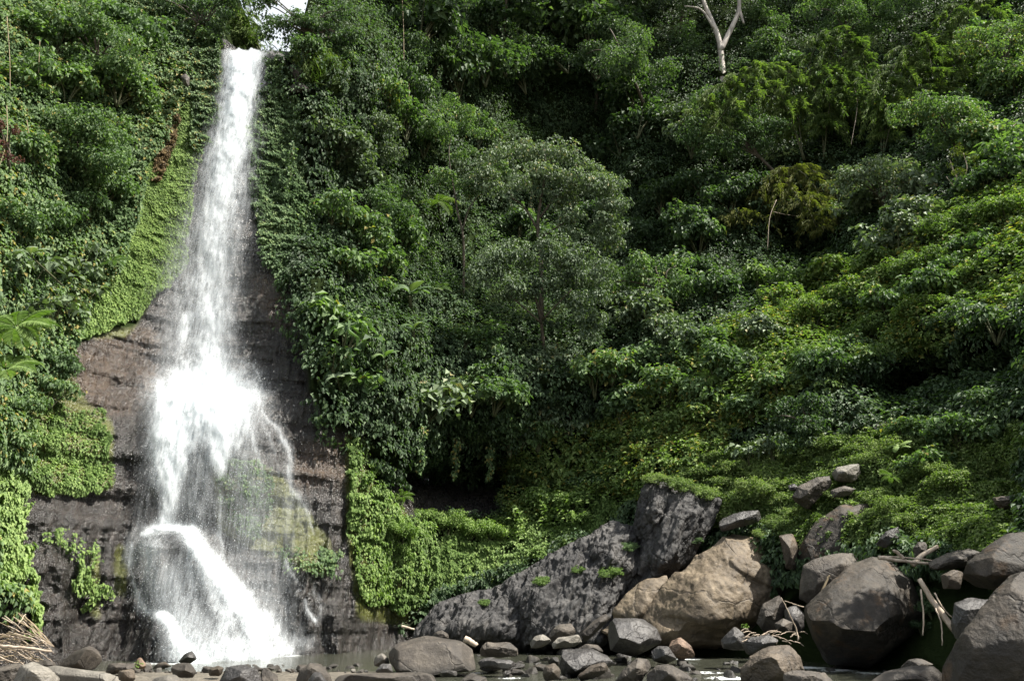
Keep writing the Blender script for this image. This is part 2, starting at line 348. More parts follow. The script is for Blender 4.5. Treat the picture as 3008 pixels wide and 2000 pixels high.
RM = {
 'tan':   rockmat("tan_rock", (.042,.031,.020), (.115,.088,.057), (.21,.165,.11), scale=0.45, wetline=0.35),
 'brown': rockmat("brown_rock", (.026,.020,.014), (.065,.051,.037), (.13,.103,.075), scale=0.6, stain=((.16,.085,.03), .25), wetline=0.35),
 'dbrown': rockmat("dark_brown_rock", (.010,.008,.006), (.030,.024,.017), (.068,.054,.040), scale=0.6, bump=.6, stain=((.13,.065,.02), .35), wetline=0.5),
 'grey':  rockmat("grey_rock", (.018,.015,.012), (.050,.042,.034), (.11,.094,.075), scale=0.7, wetline=0.3),
 'dark':  rockmat("dark_wet_rock", (.018,.017,.017), (.045,.042,.041), (.10,.095,.09), rough=(0.28, 0.6), scale=0.8, wetline=0.35),
 'outc':  rockmat("fissured_grey_rock", (.010,.0095,.010), (.031,.030,.030), (.115,.108,.10), scale=0.55, bump=0.8, strat=(1, 1, .55), wetline=0.3),
 'pale':  rockmat("pale_grey_rock", (.07,.063,.054), (.14,.13,.11), (.23,.21,.18), scale=0.6, wetline=0.2),
 'red':   rockmat("reddish_rock", (.07,.045,.032), (.15,.10,.07), (.24,.17,.12), scale=0.8),
}
def cliffmat():
    m, ns, ls, bs, out = newmat("wet_cliff_rock"); geo = ns.new("ShaderNodeNewGeometry"); pos = geo.outputs["Position"]
    n1 = noise(ns, ls, pos, 0.5, 8, 0.6, (.6, 1, 1.6)); n2 = noise(ns, ls, pos, 3.0, 8, 0.7, (1.5, 1, .5)); n3 = noise(ns, ls, pos, 14, 4, 0.6)
    sv = noise(ns, ls, pos, 2.6, 6, 0.68, (2.4, 1.0, .10))
    f = math_(ns, ls, 'ADD', math_(ns, ls, 'MULTIPLY', n1, 0.3), math_(ns, ls, 'ADD', math_(ns, ls, 'MULTIPLY', n2, 0.25), math_(ns, ls, 'MULTIPLY', sv, 0.45)))
    wet = ramp(ns, ls, f, [(0.38, (.006,.005,.004)), (0.5, (.017,.014,.012)), (0.65, (.058,.046,.038))])
    brn = ramp(ns, ls, f, [(0.38, (.012,.008,.005)), (0.5, (.040,.025,.015)), (0.66, (.105,.068,.038))])
    hs = noise(ns, ls, pos, 1.0, 7, 0.7, (.8, .8, 4.5))
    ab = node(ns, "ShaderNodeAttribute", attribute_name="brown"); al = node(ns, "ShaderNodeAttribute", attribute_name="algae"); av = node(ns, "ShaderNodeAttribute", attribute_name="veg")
    bf = math_(ns, ls, 'MULTIPLY', ab.outputs["Fac"], math_(ns, ls, 'ADD', n1, 0.35), True)
    c = mixc(ns, ls, bf, wet, brn)
    af = ramp(ns, ls, math_(ns, ls, 'ADD', math_(ns, ls, 'MULTIPLY', al.outputs["Fac"], 0.55), math_(ns, ls, 'MULTIPLY', n2, 0.6)), [(0.52, (0,0,0)), (0.72, (1,1,1))])
    c = mixc(ns, ls, math_(ns, ls, 'MULTIPLY', af, 0.85), c, mixc(ns, ls, n3, (.055,.075,.012), (.14,.14,.03)))
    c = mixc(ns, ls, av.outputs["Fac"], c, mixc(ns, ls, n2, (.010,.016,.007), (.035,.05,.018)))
    ls.new(c, bs.inputs["Base Color"])
    ls.new(math_(ns, ls, 'ADD', math_(ns, ls, 'MULTIPLY', n2, 0.5), math_(ns, ls, 'ADD', 0.02, math_(ns, ls, 'MULTIPLY', av.outputs["Fac"], 0.5))), bs.inputs["Roughness"])
    b0 = ns.new("ShaderNodeBump"); b0.inputs["Strength"].default_value = 0.9; b0.inputs["Distance"].default_value = 0.25; ls.new(hs, b0.inputs["Height"])
    b1 = ns.new("ShaderNodeBump"); b1.inputs["Strength"].default_value = 0.9; b1.inputs["Distance"].default_value = 0.18; ls.new(n2, b1.inputs["Height"]); ls.new(b0.outputs[0], b1.inputs["Normal"])
    b2 = ns.new("ShaderNodeBump"); b2.inputs["Strength"].default_value = 0.9; b2.inputs["Distance"].default_value = 0.04; ls.new(n3, b2.inputs["Height"]); ls.new(b1.outputs[0], b2.inputs["Normal"])
    ls.new(math_(ns, ls, 'MULTIPLY', math_(ns, ls, 'SUBTRACT', 1.0, av.outputs['Fac']), .8), bs.inputs['Specular IOR Level'])
    ls.new(b2.outputs[0], bs.inputs["Normal"]); return m
M_CLIFF = cliffmat()

# ---------------------------------------------------------------- setting: hillside, cliff, ground, water
def relief(name, xs, nrow, hole=None, back=True):
    nc = len(xs); s = np.linspace(0, 1, nrow); tp = ptop(xs)
    PX = np.tile(xs, (nrow, 1)); PY = tp[None] + (2110 - tp[None]) * s[:, None]
    P = T(PX, PY)
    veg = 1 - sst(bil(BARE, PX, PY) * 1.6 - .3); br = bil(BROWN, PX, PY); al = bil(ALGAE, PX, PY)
    if back:
        ext = []
        for k in (60, 25, 9, 3):
            e = P[0].copy(); e[:, 1] += k; e[:, 2] += -0.02 * k; ext.append(e)
        E = np.stack(ext); P = np.concatenate([E, P]); n = len(ext)
        veg, br, al = [np.concatenate([np.tile(q[:1], (n, 1)), q]) for q in (veg, br, al)]
        PX = np.concatenate([np.tile(PX[:1], (n, 1)), PX])
    F = gridfaces(*P.shape[:2])
    if hole:
        cx = PX.ravel()[F].mean(1); F = F[~((cx > hole[0]) & (cx < hole[1]))]
    me = mesh(name, P.reshape(-1, 3), F, M_CLIFF, {"veg": veg.ravel(), "brown": br.ravel(), "algae": al.ravel()}, smooth=True)
    return link(name, me)
xs_h = np.r_[np.arange(-900, -40, 12), np.arange(-40, 1261, 20), np.arange(1272, 3901, 12)].astype(float)
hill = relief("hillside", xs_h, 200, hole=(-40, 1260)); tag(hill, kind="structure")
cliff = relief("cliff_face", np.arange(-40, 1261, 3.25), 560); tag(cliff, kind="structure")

def groundz(x, y):
    bank = 0.22 * sst((29.5 - y) / 4) * sst((-3.0 - x) / 1.5 + 0.2)             # gravel bar left of the stream
    rb = sst((x - 14.0 - 0.12 * (y - 25)) / 3) * 1.2                          # right bank
    pool = -0.9 * sst((y - 31) / 4) * sst((-3 - x) / 3)
    r = -0.22 + bank + 0.25 * sst((-x - 3.2) / 1.2) * sst((31.8 - y) / 2.2) + rb + pool
    return r + 0.05 * fbm(x / 1.3, y / 1.3, 0 * x, 4, 3)
gxs = np.r_[np.linspace(-400, -40, 10), np.linspace(-36, 36, 220), np.linspace(40, 400, 10)]
gys = np.r_[np.linspace(-400, -5, 8), np.linspace(0, 12, 12), np.linspace(13, 55, 210), np.linspace(60, 400, 8)]
GX, GY = np.meshgrid(gxs, gys)
def gravelmat():
    m, ns, ls, bs, out = newmat("river_gravel"); geo = ns.new("ShaderNodeNewGeometry"); pos = geo.outputs["Position"]
    v = ns.new("ShaderNodeTexVoronoi"); v.inputs["Scale"].default_value = 9; ls.new(pos, v.inputs[0])
    n = noise(ns, ls, pos, 1.2, 5)
    c = mixc(ns, ls, 0.5, ramp(ns, ls, v.outputs["Color"], [(0.1, (.05,.045,.038)), (0.6, (.13,.115,.09)), (0.95, (.26,.23,.19))]), ramp(ns, ls, n, [(0.3, (.05,.045,.035)), (0.7, (.15,.13,.10))]))
    ls.new(c, bs.inputs["Base Color"]); bs.inputs["Roughness"].default_value = 0.7
    b = ns.new("ShaderNodeBump"); b.inputs["Strength"].default_value = 0.9; b.inputs["Distance"].default_value = 0.06; b.invert = True; ls.new(v.outputs["Distance"], b.inputs["Height"]); ls.new(b.outputs[0], bs.inputs["Normal"])
    return m
M_GRAVEL = gravelmat()
ground = link("ground", mesh("ground", np.stack([GX, GY, groundz(GX, GY)], -1).reshape(-1, 3), gridfaces(*GX.shape)[:, ::-1], M_GRAVEL, smooth=True)); tag(ground, kind="structure")
def watermat():
    m, ns, ls, bs, out = newmat("stream_water"); geo = ns.new("ShaderNodeNewGeometry"); pos = geo.outputs["Position"]
    fo = node(ns, "ShaderNodeAttribute", attribute_name="foam")
    n1 = noise(ns, ls, pos, 2.2, 5, 0.6, (1.2, .6, 1)); n2 = noise(ns, ls, pos, 7, 4, 0.6, (1.5, .8, 1))
    fr = ramp(ns, ls, math_(ns, ls, 'ADD', math_(ns, ls, 'MULTIPLY', fo.outputs["Fac"], 0.55), math_(ns, ls, 'MULTIPLY', n2, 0.75)), [(0.62, (0,0,0)), (0.80, (1,1,1))])
    c = mixc(ns, ls, n1, (.030,.032,.024), (.075,.078,.058)); c = mixc(ns, ls, fr, c, (.75,.78,.78))
    ls.new(c, bs.inputs["Base Color"]); ls.new(math_(ns, ls, 'ADD', 0.06, math_(ns, ls, 'MULTIPLY', fr, 0.5)), bs.inputs["Roughness"])
    bs.inputs["Specular IOR Level"].default_value = 0.5; bs.inputs["IOR"].default_value = 1.33
    b = ns.new("ShaderNodeBump"); b.inputs["Strength"].default_value = 0.55; b.inputs["Distance"].default_value = 0.12; ls.new(math_(ns, ls, 'ADD', n1, math_(ns, ls, 'MULTIPLY', n2, 0.4)), b.inputs["Height"]); ls.new(b.outputs[0], bs.inputs["Normal"])
    return m
wxs = np.linspace(-30, 24, 260); wys = np.linspace(10, 56, 220); WX, WY = np.meshgrid(wxs, wys)
foam = np.zeros(WX.shape)
def wpt(px, py): return at(px, py, Yw(py))
for (px, py, r, a) in [(1950,1925,.5,1),(2010,1935,.7,1),(2100,1915,.8,1),(2180,1905,.6,.9),(2080,1975,.6,1),(2140,1990,.7,1),(2000,1995,.6,.7),(2380,1960,.9,.8),(2460,1968,.8,.8),(1640,1912,.4,.8),(2550,1975,.7,.7),(1500,1990,.5,.7),(1400,1975,.4,.7),(1250,1985,.5,.6),(1850,1990,.5,.7),(1320,1940,.5,.5)]:
    c = wpt(px, py); foam = np.maximum(foam, a * np.exp(-((WX - c[0]) ** 2 + (WY - c[1]) ** 2) / r ** 2 / 1.3))
fl = [wpt(px, py) for px, py in [(540,1940),(600,1934),(700,1930),(800,1922),(830,1918)]]
for c in fl: foam = np.maximum(foam, 1.15 * np.exp(-((WX - c[0]) ** 2 + ((WY - c[1]) / 1.3) ** 2) / 3.2))
WZ = 0.03 * fbm(WX / .8, WY / .8, 0 * WX, 9, 3) * (0.35 + 1.5 * foam)
water = link("water", mesh("water", np.stack([WX, WY, WZ], -1).reshape(-1, 3), gridfaces(*WX.shape)[:, ::-1], watermat(), {"foam": foam.ravel()}, smooth=True)); tag(water, kind="structure")

# ---------------------------------------------------------------- waterfall
STROKES = [  # (points px,py), (half widths), (densities)
 ([(722,148),(715,200),(700,300),(685,400)], [34,36,38,44], [1.7,1.5,1.2,.95]),
 ([(685,400),(665,480),(650,600),(635,700),(625,800),(622,900),(616,1000),(606,1110)], [46,48,50,54,56,58,60,66], [1.0,.85,.75,.70,.66,.70,.70,.85]),
 ([(690,400),(668,500),(640,620),(610,720),(590,800),(572,900),(560,1000),(548,1100)], [62,66,70,76,80,84,84,86], [.42,.42,.40,.38,.36,.36,.36,.4]),
 ([(600,700),(585,800),(560,880),(545,960),(530,1030)], [18,26,26,24,18], [.25,.5,.4,.7,.4]),
 ([(655,640),(650,760),(640,900),(630,1000),(640,1090)], [20,26,30,30,24], [.35,.35,.45,.5,.3]),
 ([(590,1180),(640,1190)], [92,84], [1.7,1.7]), ([(540,1200),(520,1260)], [55,50], [1.6,1.5]),
 ([(466,1128),(476,1180),(488,1240),(500,1300)], [9,14,20,30], [.8,1,1.2,1.5]),
 ([(510,1240),(505,1320),(498,1400),(500,1440),(492,1500),(478,1556)], [44,46,34,26,20,16], [1.7,1.6,1.4,1.0,.8,.7]),
 ([(560,1230),(548,1320),(530,1400)], [34,26,14], [1.3,.9,.5]),
 ([(632,1210),(645,1290),(646,1360),(642,1400)], [32,26,20,8], [1.6,1.5,1.2,.4]),
 ([(676,1200),(700,1240),(704,1290),(680,1340)], [16,14,10,8], [.8,.8,.5,.3]),
 ([(700,1204),(765,1212),(812,1260),(848,1319),(855,1434),(885,1480),(912,1520),(922,1560)], [10,8,7,7,6,6,6,4], [.5,.42,.42,.46,.38,.32,.3,.2]),
 ([(733,1127),(746,1215),(770,1240),(797,1290),(812,1360),(830,1430)], [6,8,7,7,6,6], [.3,.36,.3,.3,.22,.15]),
 ([(700,1060),(745,1070),(765,1120),(768,1165)], [5,4,4,3], [.3,.35,.35,.2]),
 ([(730,1250),(760,1330),(775,1400)], [9,8,8], [.5,.4,.2]), ([(690,1120),(712,1150),(725,1200)], [7,8,9], [.5,.5,.4]),
 ([(600,1330),(580,1440),(560,1540)], [60,70,70], [.34,.34,.30]),
 ([(700,1320),(720,1450),(740,1600),(760,1750),(770,1850)], [80,110,120,120,110], [.27,.24,.24,.26,.30]),
 ([(560,1350),(640,1500),(700,1650),(740,1800),(780,1900)], [60,60,60,60,60], [.25,.22,.2,.2,.28]),
 ([(648,1450),(646,1560),(655,1640),(662,1700)], [6,7,8,7], [.3,.42,.42,.35]),
 ([(600,1400),(605,1560),(620,1680)], [10,10,10], [.25,.25,.25]),
 ([(840,1440),(850,1560),(860,1650)], [30,34,26], [.22,.2,.14]), ([(880,1480),(890,1600)], [20,18], [.2,.12]),
 ([(430,1566),(455,1552),(490,1546),(530,1550),(556,1560)], [10,8,8,10,14], [.8,1.1,1.2,1.2,1.2]),
 ([(556,1560),(590,1625),(650,1700),(700,1755),(735,1820),(760,1870),(778,1928)], [16,20,24,26,24,22,24], [1.3,1.5,1.5,1.4,1.3,1.2,1.2]),
 ([(700,1760),(672,1800),(650,1860),(636,1925)], [30,36,36,34], [.7,.6,.45,.4]),
 ([(590,1650),(620,1720),(640,1780)], [24,26,28], [.6,.6,.5]),
 ([(500,1700),(530,1800),(570,1880),(600,1925)], [66,70,76,80], [.42,.44,.5,.55]),
 ([(435,1600),(450,1680),(480,1760)], [44,48,50], [.42,.40,.38]), ([(560,1640),(560,1720),(580,1820)], [20,24,26], [.35,.4,.35]),
 ([(385,1600),(382,1650),(392,1710),(415,1784),(440,1800),(465,1798)], [10,9,8,10,12,12], [.5,.5,.5,.6,.5,.6]),
 ([(465,1796),(500,1830),(520,1870),(540,1900),(556,1930)], [10,14,16,20,26], [.9,1.2,1.2,1.2,1.2]),
 ([(545,1925),(620,1928),(700,1924),(790,1916),(830,1910)], [12,12,14,12,8], [1.0,.9,.9,.9,.5]),
 ([(785,1820),(806,1865),(835,1908)], [30,34,30], [.6,.65,.6]), ([(530,1905),(650,1905),(790,1890),(900,1885)], [40,46,40,24], [.6,.6,.5,.25]),
 ([(835,1644),(862,1680),(890,1722),(903,1790),(921,1826)], [8,9,8,6,4], [.35,.4,.5,.7,.8]), ([(905,1700),(930,1760),(940,1820)], [18,18,12], [.25,.25,.12]),
 ([(850,1700),(862,1780)], [14,12], [.25,.18]), ([(800,1600),(815,1720),(830,1800)], [14,16,14], [.25,.25,.15]),
 ([(700,300),(668,500),(636,700),(604,900),(590,1100)], [66,84,98,108,112], [.16,.18,.18,.18,.18]),
 ([(470,1140),(450,1220),(440,1400),(420,1560)], [20,30,34,34], [.12,.14,.16,.16]),
]
WR_X = np.arange(350, 1001, 3.0); WR_Y = np.arange(140, 1945, 3.0); WRX, WRY = np.meshgrid(WR_X, WR_Y)
DENS = np.zeros(WRX.shape)
_wx = WRX + 9 * fbm(WRX / 26, WRY / 70, 0 * WRX, 77, 4, .6) + 3 * vn(WRX / 6, WRY / 30, 2, 78); _wy = WRY + 16 * fbm(WRX / 22, WRY / 60, 5 + 0 * WRX, 79, 3)
for pts, hw, dn in STROKES:
    for k in range(len(pts) - 1):
        (x0, y0), (x1, y1) = pts[k], pts[k + 1]; L2 = (x1 - x0) ** 2 + (y1 - y0) ** 2
        t = np.clip(((_wx - x0) * (x1 - x0) + (_wy - y0) * (y1 - y0)) / L2, 0, 1)
        d = np.hypot(_wx - x0 - t * (x1 - x0), _wy - y0 - t * (y1 - y0)); h = (hw[k] * (1 - t) + hw[k + 1] * t) * 1.15 + 1.5; a = dn[k] * (1 - t) + dn[k + 1] * t
        DENS = np.maximum(DENS, a * np.exp(-(d / h) ** 1.9))
DENS = np.maximum(DENS, .9 * blur(np.minimum(DENS, 1.1), 30))
DENS = DENS * sst((WRY - 142 - 5 * vn(WRX / 9, 0 * WRX, 0, 80)) / 10)
def fallmat(name, blob, streak, grain, cut, gain, seed, expo=1.0):
    m, ns, ls, bs, out = newmat(name); geo = ns.new("ShaderNodeNewGeometry")
    mp = ns.new("ShaderNodeMapping"); mp.inputs["Location"].default_value = (seed * 3.1, seed * 1.7, seed * 2.3); ls.new(geo.outputs["Position"], mp.inputs[0]); pos = mp.outputs[0]
    de = node(ns, "ShaderNodeAttribute", attribute_name="flow")
    b = noise(ns, ls, pos, 1.3, 5, 0.65, (1, .6, .7)); s = noise(ns, ls, pos, 6.0, 6, 0.66, (1.8, .8, .11)); g = noise(ns, ls, pos, 11.0, 3, 0.75, (1, .7, .6))
    mod = math_(ns, ls, 'ADD', math_(ns, ls, 'MULTIPLY', math_(ns, ls, 'SUBTRACT', b, .5), blob), math_(ns, ls, 'ADD', math_(ns, ls, 'MULTIPLY', math_(ns, ls, 'SUBTRACT', s, .5), streak), math_(ns, ls, 'MULTIPLY', math_(ns, ls, 'SUBTRACT', g, .5), grain)))
    d = math_(ns, ls, 'POWER', de.outputs["Fac"], expo)
    a = math_(ns, ls, 'MULTIPLY', d, math_(ns, ls, 'MAXIMUM', math_(ns, ls, 'ADD', 1.0, mod), 0.0))
    a = math_(ns, ls, 'MULTIPLY', math_(ns, ls, 'SUBTRACT', a, cut), gain, True); a = math_(ns, ls, 'MINIMUM', a, .93)
    bs.inputs["Base Color"].default_value = (.74, .78, .81, 1); bs.inputs["Roughness"].default_value = 0.6
    tr = ns.new("ShaderNodeBsdfTranslucent"); tr.inputs[0].default_value = (.74, .79, .82, 1)
    m1 = ns.new("ShaderNodeMixShader"); m1.inputs[0].default_value = 0.45; ls.new(bs.outputs[0], m1.inputs[1]); ls.new(tr.outputs[0], m1.inputs[2])
    tp = ns.new("ShaderNodeBsdfTransparent"); m2 = ns.new("ShaderNodeMixShader"); ls.new(a, m2.inputs[0]); ls.new(tp.outputs[0], m2.inputs[1]); ls.new(m1.outputs[0], m2.inputs[2]); ls.new(m2.outputs[0], out.inputs[0])
    return m
def fallsheet(name, off, amp, seed, mat, parent, dmul=1.0):
    base = fallY(WRX, WRY); q = at(WRX, WRY, base)
    bulge = amp * fbm(q[..., 0] / .8, q[..., 1] / .8, q[..., 2] / 1.8, seed, 3)
    P = at(WRX, WRY, base - off - bulge)
    D = DENS * dmul; F = gridfaces(*WRX.shape)
    keep = D.ravel()[F].max(1) > 0.03; F = F[keep]
    used = np.unique(F); idx = np.full(D.size, -1); idx[used] = np.arange(len(used))
    me = mesh(name, P.reshape(-1, 3)[used] - FALLBASE, idx[F], mat, {"flow": D.ravel()[used]}, smooth=True)
    return link(name, me, parent)
FALLBASE = at(640, 1930, 37.5); FALLBASE[2] = 0
fall = thing("waterfall", FALLBASE, "tall white waterfall spilling down the rock cliff into the pool", "waterfall")
fallsheet("water_sheet", 0.55, 0.15, 11, fallmat("water_sheet", 1.8, 4.2, .8, .04, .72, 1), fall)
fallsheet("water_veil", 0.95, 0.30, 12, fallmat("water_veil", 2.4, 3.8, .8, .06, .75, 2, 1.1), fall, 0.9)
fallsheet("outer_veil", 1.35, 0.40, 13, fallmat("outer_veil", 3.6, 2.6, 1.0, .14, .85, 3, 1.2), fall, 0.8)
# flying drops
def dropmat():
    m, ns, ls, bs, out = newmat("water_drops"); bs.inputs["Base Color"].default_value = (.9, .93, .95, 1); bs.inputs["Roughness"].default_value = 0.3
    tr = ns.new("ShaderNodeBsdfTranslucent"); tr.inputs[0].default_value = (.9, .93, .95, 1); m1 = ns.new("ShaderNodeMixShader"); m1.inputs[0].default_value = 0.4
    ls.new(bs.outputs[0], m1.inputs[1]); ls.new(tr.outputs[0], m1.inputs[2]); ls.new(m1.outputs[0], out.inputs[0]); return m
def drops():
    w = blur(np.clip(DENS, 0, 0.9) ** 0.8, 12); w = np.clip(w, 0, None); c = np.cumsum(w.ravel()); c /= c[-1]; n = 50000
    k = np.searchsorted(c, RNG.random(n)); px = WRX.ravel()[k] + RNG.uniform(-3, 3, n); py = WRY.ravel()[k] + RNG.uniform(-3, 3, n)
    px = px + RNG.normal(size=n) * 5; ok = py > 146; px, py = px[ok], py[ok]; n = len(px)
    P = at(px, py, fallY(px, py) - RNG.uniform(.3, 1.9, n)); P = P[P[:, 2] > 0.02]; n = len(P)
    s = 0.006 + 0.010 * RNG.random(n) ** 3; q = rnd(n); a = nz(np.cross(q, rnd(n))); b = np.cross(q, a)
    tet = np.stack([P + q * s[:, None] * 1.4, P + a * s[:, None], P + (-.5 * a + .87 * b) * s[:, None], P + (-.5 * a - .87 * b) * s[:, None]], 1)
    tet[:, 0, 2] += s * 1.0
    i = np.arange(n)[:, None] * 4; F = np.concatenate([i + [[0, 1, 2]], i + [[0, 2, 3]], i + [[0, 3, 1]], i + [[1, 3, 2]]])
    o = link("flying_drops", mesh("flying_drops", tet.reshape(-1, 3) - FALLBASE, F, dropmat()), fall); o["kind"] = "stuff"
drops()

# ---------------------------------------------------------------- leafy cover on the slopes and walls
def cover(name, label, cat, polys, n, L, W, mat, thick=0.25, style='hang', excl=None, onbare=False, clump=0.0, seed=1, bump=.35, ragged=False):
    P0 = np.concatenate([np.array(p, float) for p in polys]); x0, y0 = P0.min(0); x1, y1 = P0.max(0)
    mask = raster(polys, 2)
    m = int(n * 3.2); px = RNG.uniform(x0, x1, m); py = RNG.uniform(y0, y1, m)
    if onbare or ragged: mask = blur(mask, 10); keep = bil(mask, px, py) + 0.55 * fbm(px / 45, py / 60, 0 * px, seed, 4, .6) > 0.48
    else: keep = bil(mask, px, py) + 0.28 * vn(px / 22, py / 22, 0, seed) > 0.5
    keep &= py > ptop(px) + 3
    if not onbare: keep &= bil(BARE, px, py) + 0.22 * vn(px / 18, py / 22, 1, seed) < 0.52
    if excl:
        for q in excl: keep &= ~inpoly(px, py, q)
    if clump: keep &= RNG.random(m) < sst(.55 - clump + 1.6 * fbm(px / 26, py / 30, 0 * px, seed + 5, 4)) + .06
    px, py = px[keep][:n], py[keep][:n]; n = len(px)
    P = T(px, py); N = TN(px, py); Y = P[:, 1]
    lump = (1 - np.abs(vn(P[:, 0] / .75, P[:, 1] / .75, P[:, 2] / .6, seed + 2))) ** 2 * bump + .4 * bump * vn(P[:, 0] / .3, P[:, 1] / .3, P[:, 2] / .3, seed + 3)
    P = P + N * (RNG.uniform(0.0, thick, n) + lump)[:, None] - N * 0.05
    up = np.array([0, 0, 1.0])
    if style == 'hang': LN = N + 0.55 * up + 0.42 * rnd(n); U = -up * 1.0 + 0.35 * N + 0.55 * rnd(n)
    elif style == 'shingle': LN = N + 0.75 * up + 0.22 * rnd(n); U = -up + 0.5 * N + 0.25 * rnd(n)
    elif style == 'grass': U = up * 1.0 + 0.4 * N + 0.6 * rnd(n); LN = N + 0.5 * rnd(n)
    else: LN = N * .7 + 0.6 * up + 0.6 * rnd(n); U = rnd(n) + 0.3 * N
    sc = RNG.uniform(0.5, 1.35, n); tint = np.clip(0.5 + 0.26 * RNG.normal(size=n) + 0.3 * fbm(P[:, 0] / 2.5, P[:, 1] / 2.5, P[:, 2] / 2.5, seed, 2), 0.0, 1)
    V, F, t = leafgeo(P, LN, U, L * sc, W * sc, tint)
    o = link(name, mesh(name, V, F, LM[mat], {"tint": t})); return tag(o, label, cat, kind="stuff")
LEFTW = [(-120,-60),(600,-60),(640,60),(660,130),(600,420),(560,800),(440,900),(240,1000),(120,1200),(70,1480),(70,1800),(-120,1800)]
CENT = [(780,160),(1040,-60),(3120,-60),(3120,1900),(2900,1700),(2300,1700),(1900,1600),(1500,1800),(1150,1850),(1000,1400),(860,900),(740,500)]
P_SLOPE = [(1450,1330),(1900,1170),(2100,1000),(2400,840),(2700,650),(3060,520),(3060,900),(2800,1000),(2550,1050),(2350,1180),(2150,1300),(2100,1420),(1950,1480),(1750,1450),(1500,1560)]
P_HERB = [(1930,1400),(2100,1330),(2500,1290),(2700,1250),(3060,1250),(3060,1700),(2700,1620),(2350,1620),(2250,1560),(2050,1560),(1980,1470)]
cover("cliff_foliage", "dense mid green foliage covering the left cliff", "foliage", [LEFTW], 105000, .24, .15, 'mid', .5, 'hang', [P_WALL, P_LIME, P_MOSS, P_EDGE], seed=3)
cover("hillside_foliage", "dark green foliage covering the gorge side behind the falls", "foliage", [CENT], 330000, .28, .17, 'deep', .55, 'hang', [P_HANG, P_RIGHT, P_SLOPE, P_HERB], seed=4, bump=.8)
cover("outer_left_foliage", "dense foliage on the cliff beyond the left edge", "foliage", [[(-880,-320),(-110,-320),(-110,1900),(-880,1900)]], 80000, .42, .27, 'mid', .6, 'hang', seed=30, bump=.6)
cover("outer_right_foliage", "dense foliage on the slope beyond the right edge", "foliage", [[(3110,-320),(3860,-320),(3860,1700),(3110,1700)]], 70000, .42, .27, 'mid', .6, 'hang', seed=31, bump=.6)
cover("upper_foliage", "dense foliage on the gorge side above the picture", "foliage", [[(-120,-320),(600,-320),(600,-50),(-120,-50)],[(1000,-320),(3120,-320),(3120,-50),(1000,-50)]], 60000, .45, .3, 'deep', .6, 'hang', seed=32, bump=.6)
cover("hanging_creeper", "dark shingled creeper hanging right of the waterfall lip", "creeper", [P_HANG], 26000, .24, .18, 'mid', .35, 'shingle', seed=6)
cover("wall_creeper", "dark green creeper left of the waterfall lip", "creeper", [P_WALL], 12000, .24, .18, 'mid', .35, 'shingle', seed=7)
cover("lime_creeper", "bright yellow green creeper on the sunlit wall left of the falls", "creeper", [P_LIME], 60000, .17, .135, 'lime', .22, 'shingle', seed=8, bump=.12, ragged=True)
cover("moss_creeper", "low lime creeper and moss on the brown rock left of the falls", "creeper", [P_MOSS], 15000, .14, .11, 'lime', .12, 'shingle', onbare=True, clump=.42, seed=9, bump=.08)
cover("moss_patch", "small leafy patches on the dark wet rock beside the falls", "creeper", [[(185,1590),(300,1590),(300,1640),(250,1690),(190,1640)], [(185,1680),(230,1700),(320,1735),(318,1765),(260,1740),(235,1770),(190,1745)], [(100,1540),(185,1560),(180,1620),(110,1610)], [(265,1640),(300,1640),(292,1800),(268,1780)],[(300,1160),(325,1150),(320,1190)],[(185,1490),(210,1500),(200,1530)],[(235,1500),(255,1505),(245,1530)],[(345,1560),(365,1400),(395,1370),(385,1440)]], 9000, .15, .12, 'lime', .25, 'shingle', onbare=True, seed=10, clump=.1)
cover("edge_creeper", "lime creeper curtain hanging at the lower left edge", "creeper", [P_EDGE], 17000, .17, .14, 'lime', .3, 'shingle', onbare=True, seed=11, bump=.2, clump=.06)
cover("veil_moss", "green plants seen through the water veil", "moss", [[(640,1350),(770,1370),(800,1480),(760,1580),(680,1540),(640,1450)],[(800,1560),(860,1600),(930,1640),(985,1580),(988,1660),(965,1715),(890,1690),(820,1660)]], 14000, .15, .12, 'mid', .2, 'shingle', onbare=True, clump=.3, seed=12)
cover("right_creeper", "bright lime creeper draping the wall right of the pool", "creeper", [P_RIGHT], 90000, .18, .145, 'lime', .3, 'hang', seed=13, bump=.3, ragged=True, onbare=True, clump=.02)
cover("slope_plants", "sunlit yellow green leafy plants over the right slope", "ground cover", [P_SLOPE], 110000, .25, .15, 'olive', .5, 'any', seed=14, bump=.9)
cover("painted_sun_band", "yellow green low plants in a diagonal band up the right slope, coloured to look sunlit", "ground cover", [[(1900,1330),(2050,1230),(2200,1100),(2420,960),(2700,800),(3060,660),(3060,760),(2750,900),(2480,1050),(2300,1170),(2150,1290),(2000,1400),(1700,1560),(1500,1600),(1450,1560)]], 42000, .26, .15, 'lime', .7, 'any', seed=24, bump=1.0, clump=.1)  # lime leaf colour stands in for the sun on this strip of slope
cover("slope_grass", "fine bright grass and herbs between the rocks on the slope", "grass", [P_HERB], 60000, .20, .045, 'grass', .35, 'grass', seed=15)
cover("herb_cover", "bright low herbs over the rocky slope on the right", "ground cover", [P_HERB], 90000, .15, .11, 'grass', .3, 'any', seed=16, bump=.6)
cover("lip_grass", "pale dry grass tuft on the ledge right of the lip", "grass", [[(880,170),(980,170),(1010,220),(1000,270),(930,270),(900,210)]], 6000, .6, .05, 'grass', .5, 'grass', seed=17)
cover("dry_vines", "brown withered creeper stripe on the cliff left of the falls", "creeper", [[(510,350),(540,340),(520,420),(480,500),(455,560),(440,520),(470,420)]], 1800, .20, .12, 'dry', .3, 'hang', seed=18)

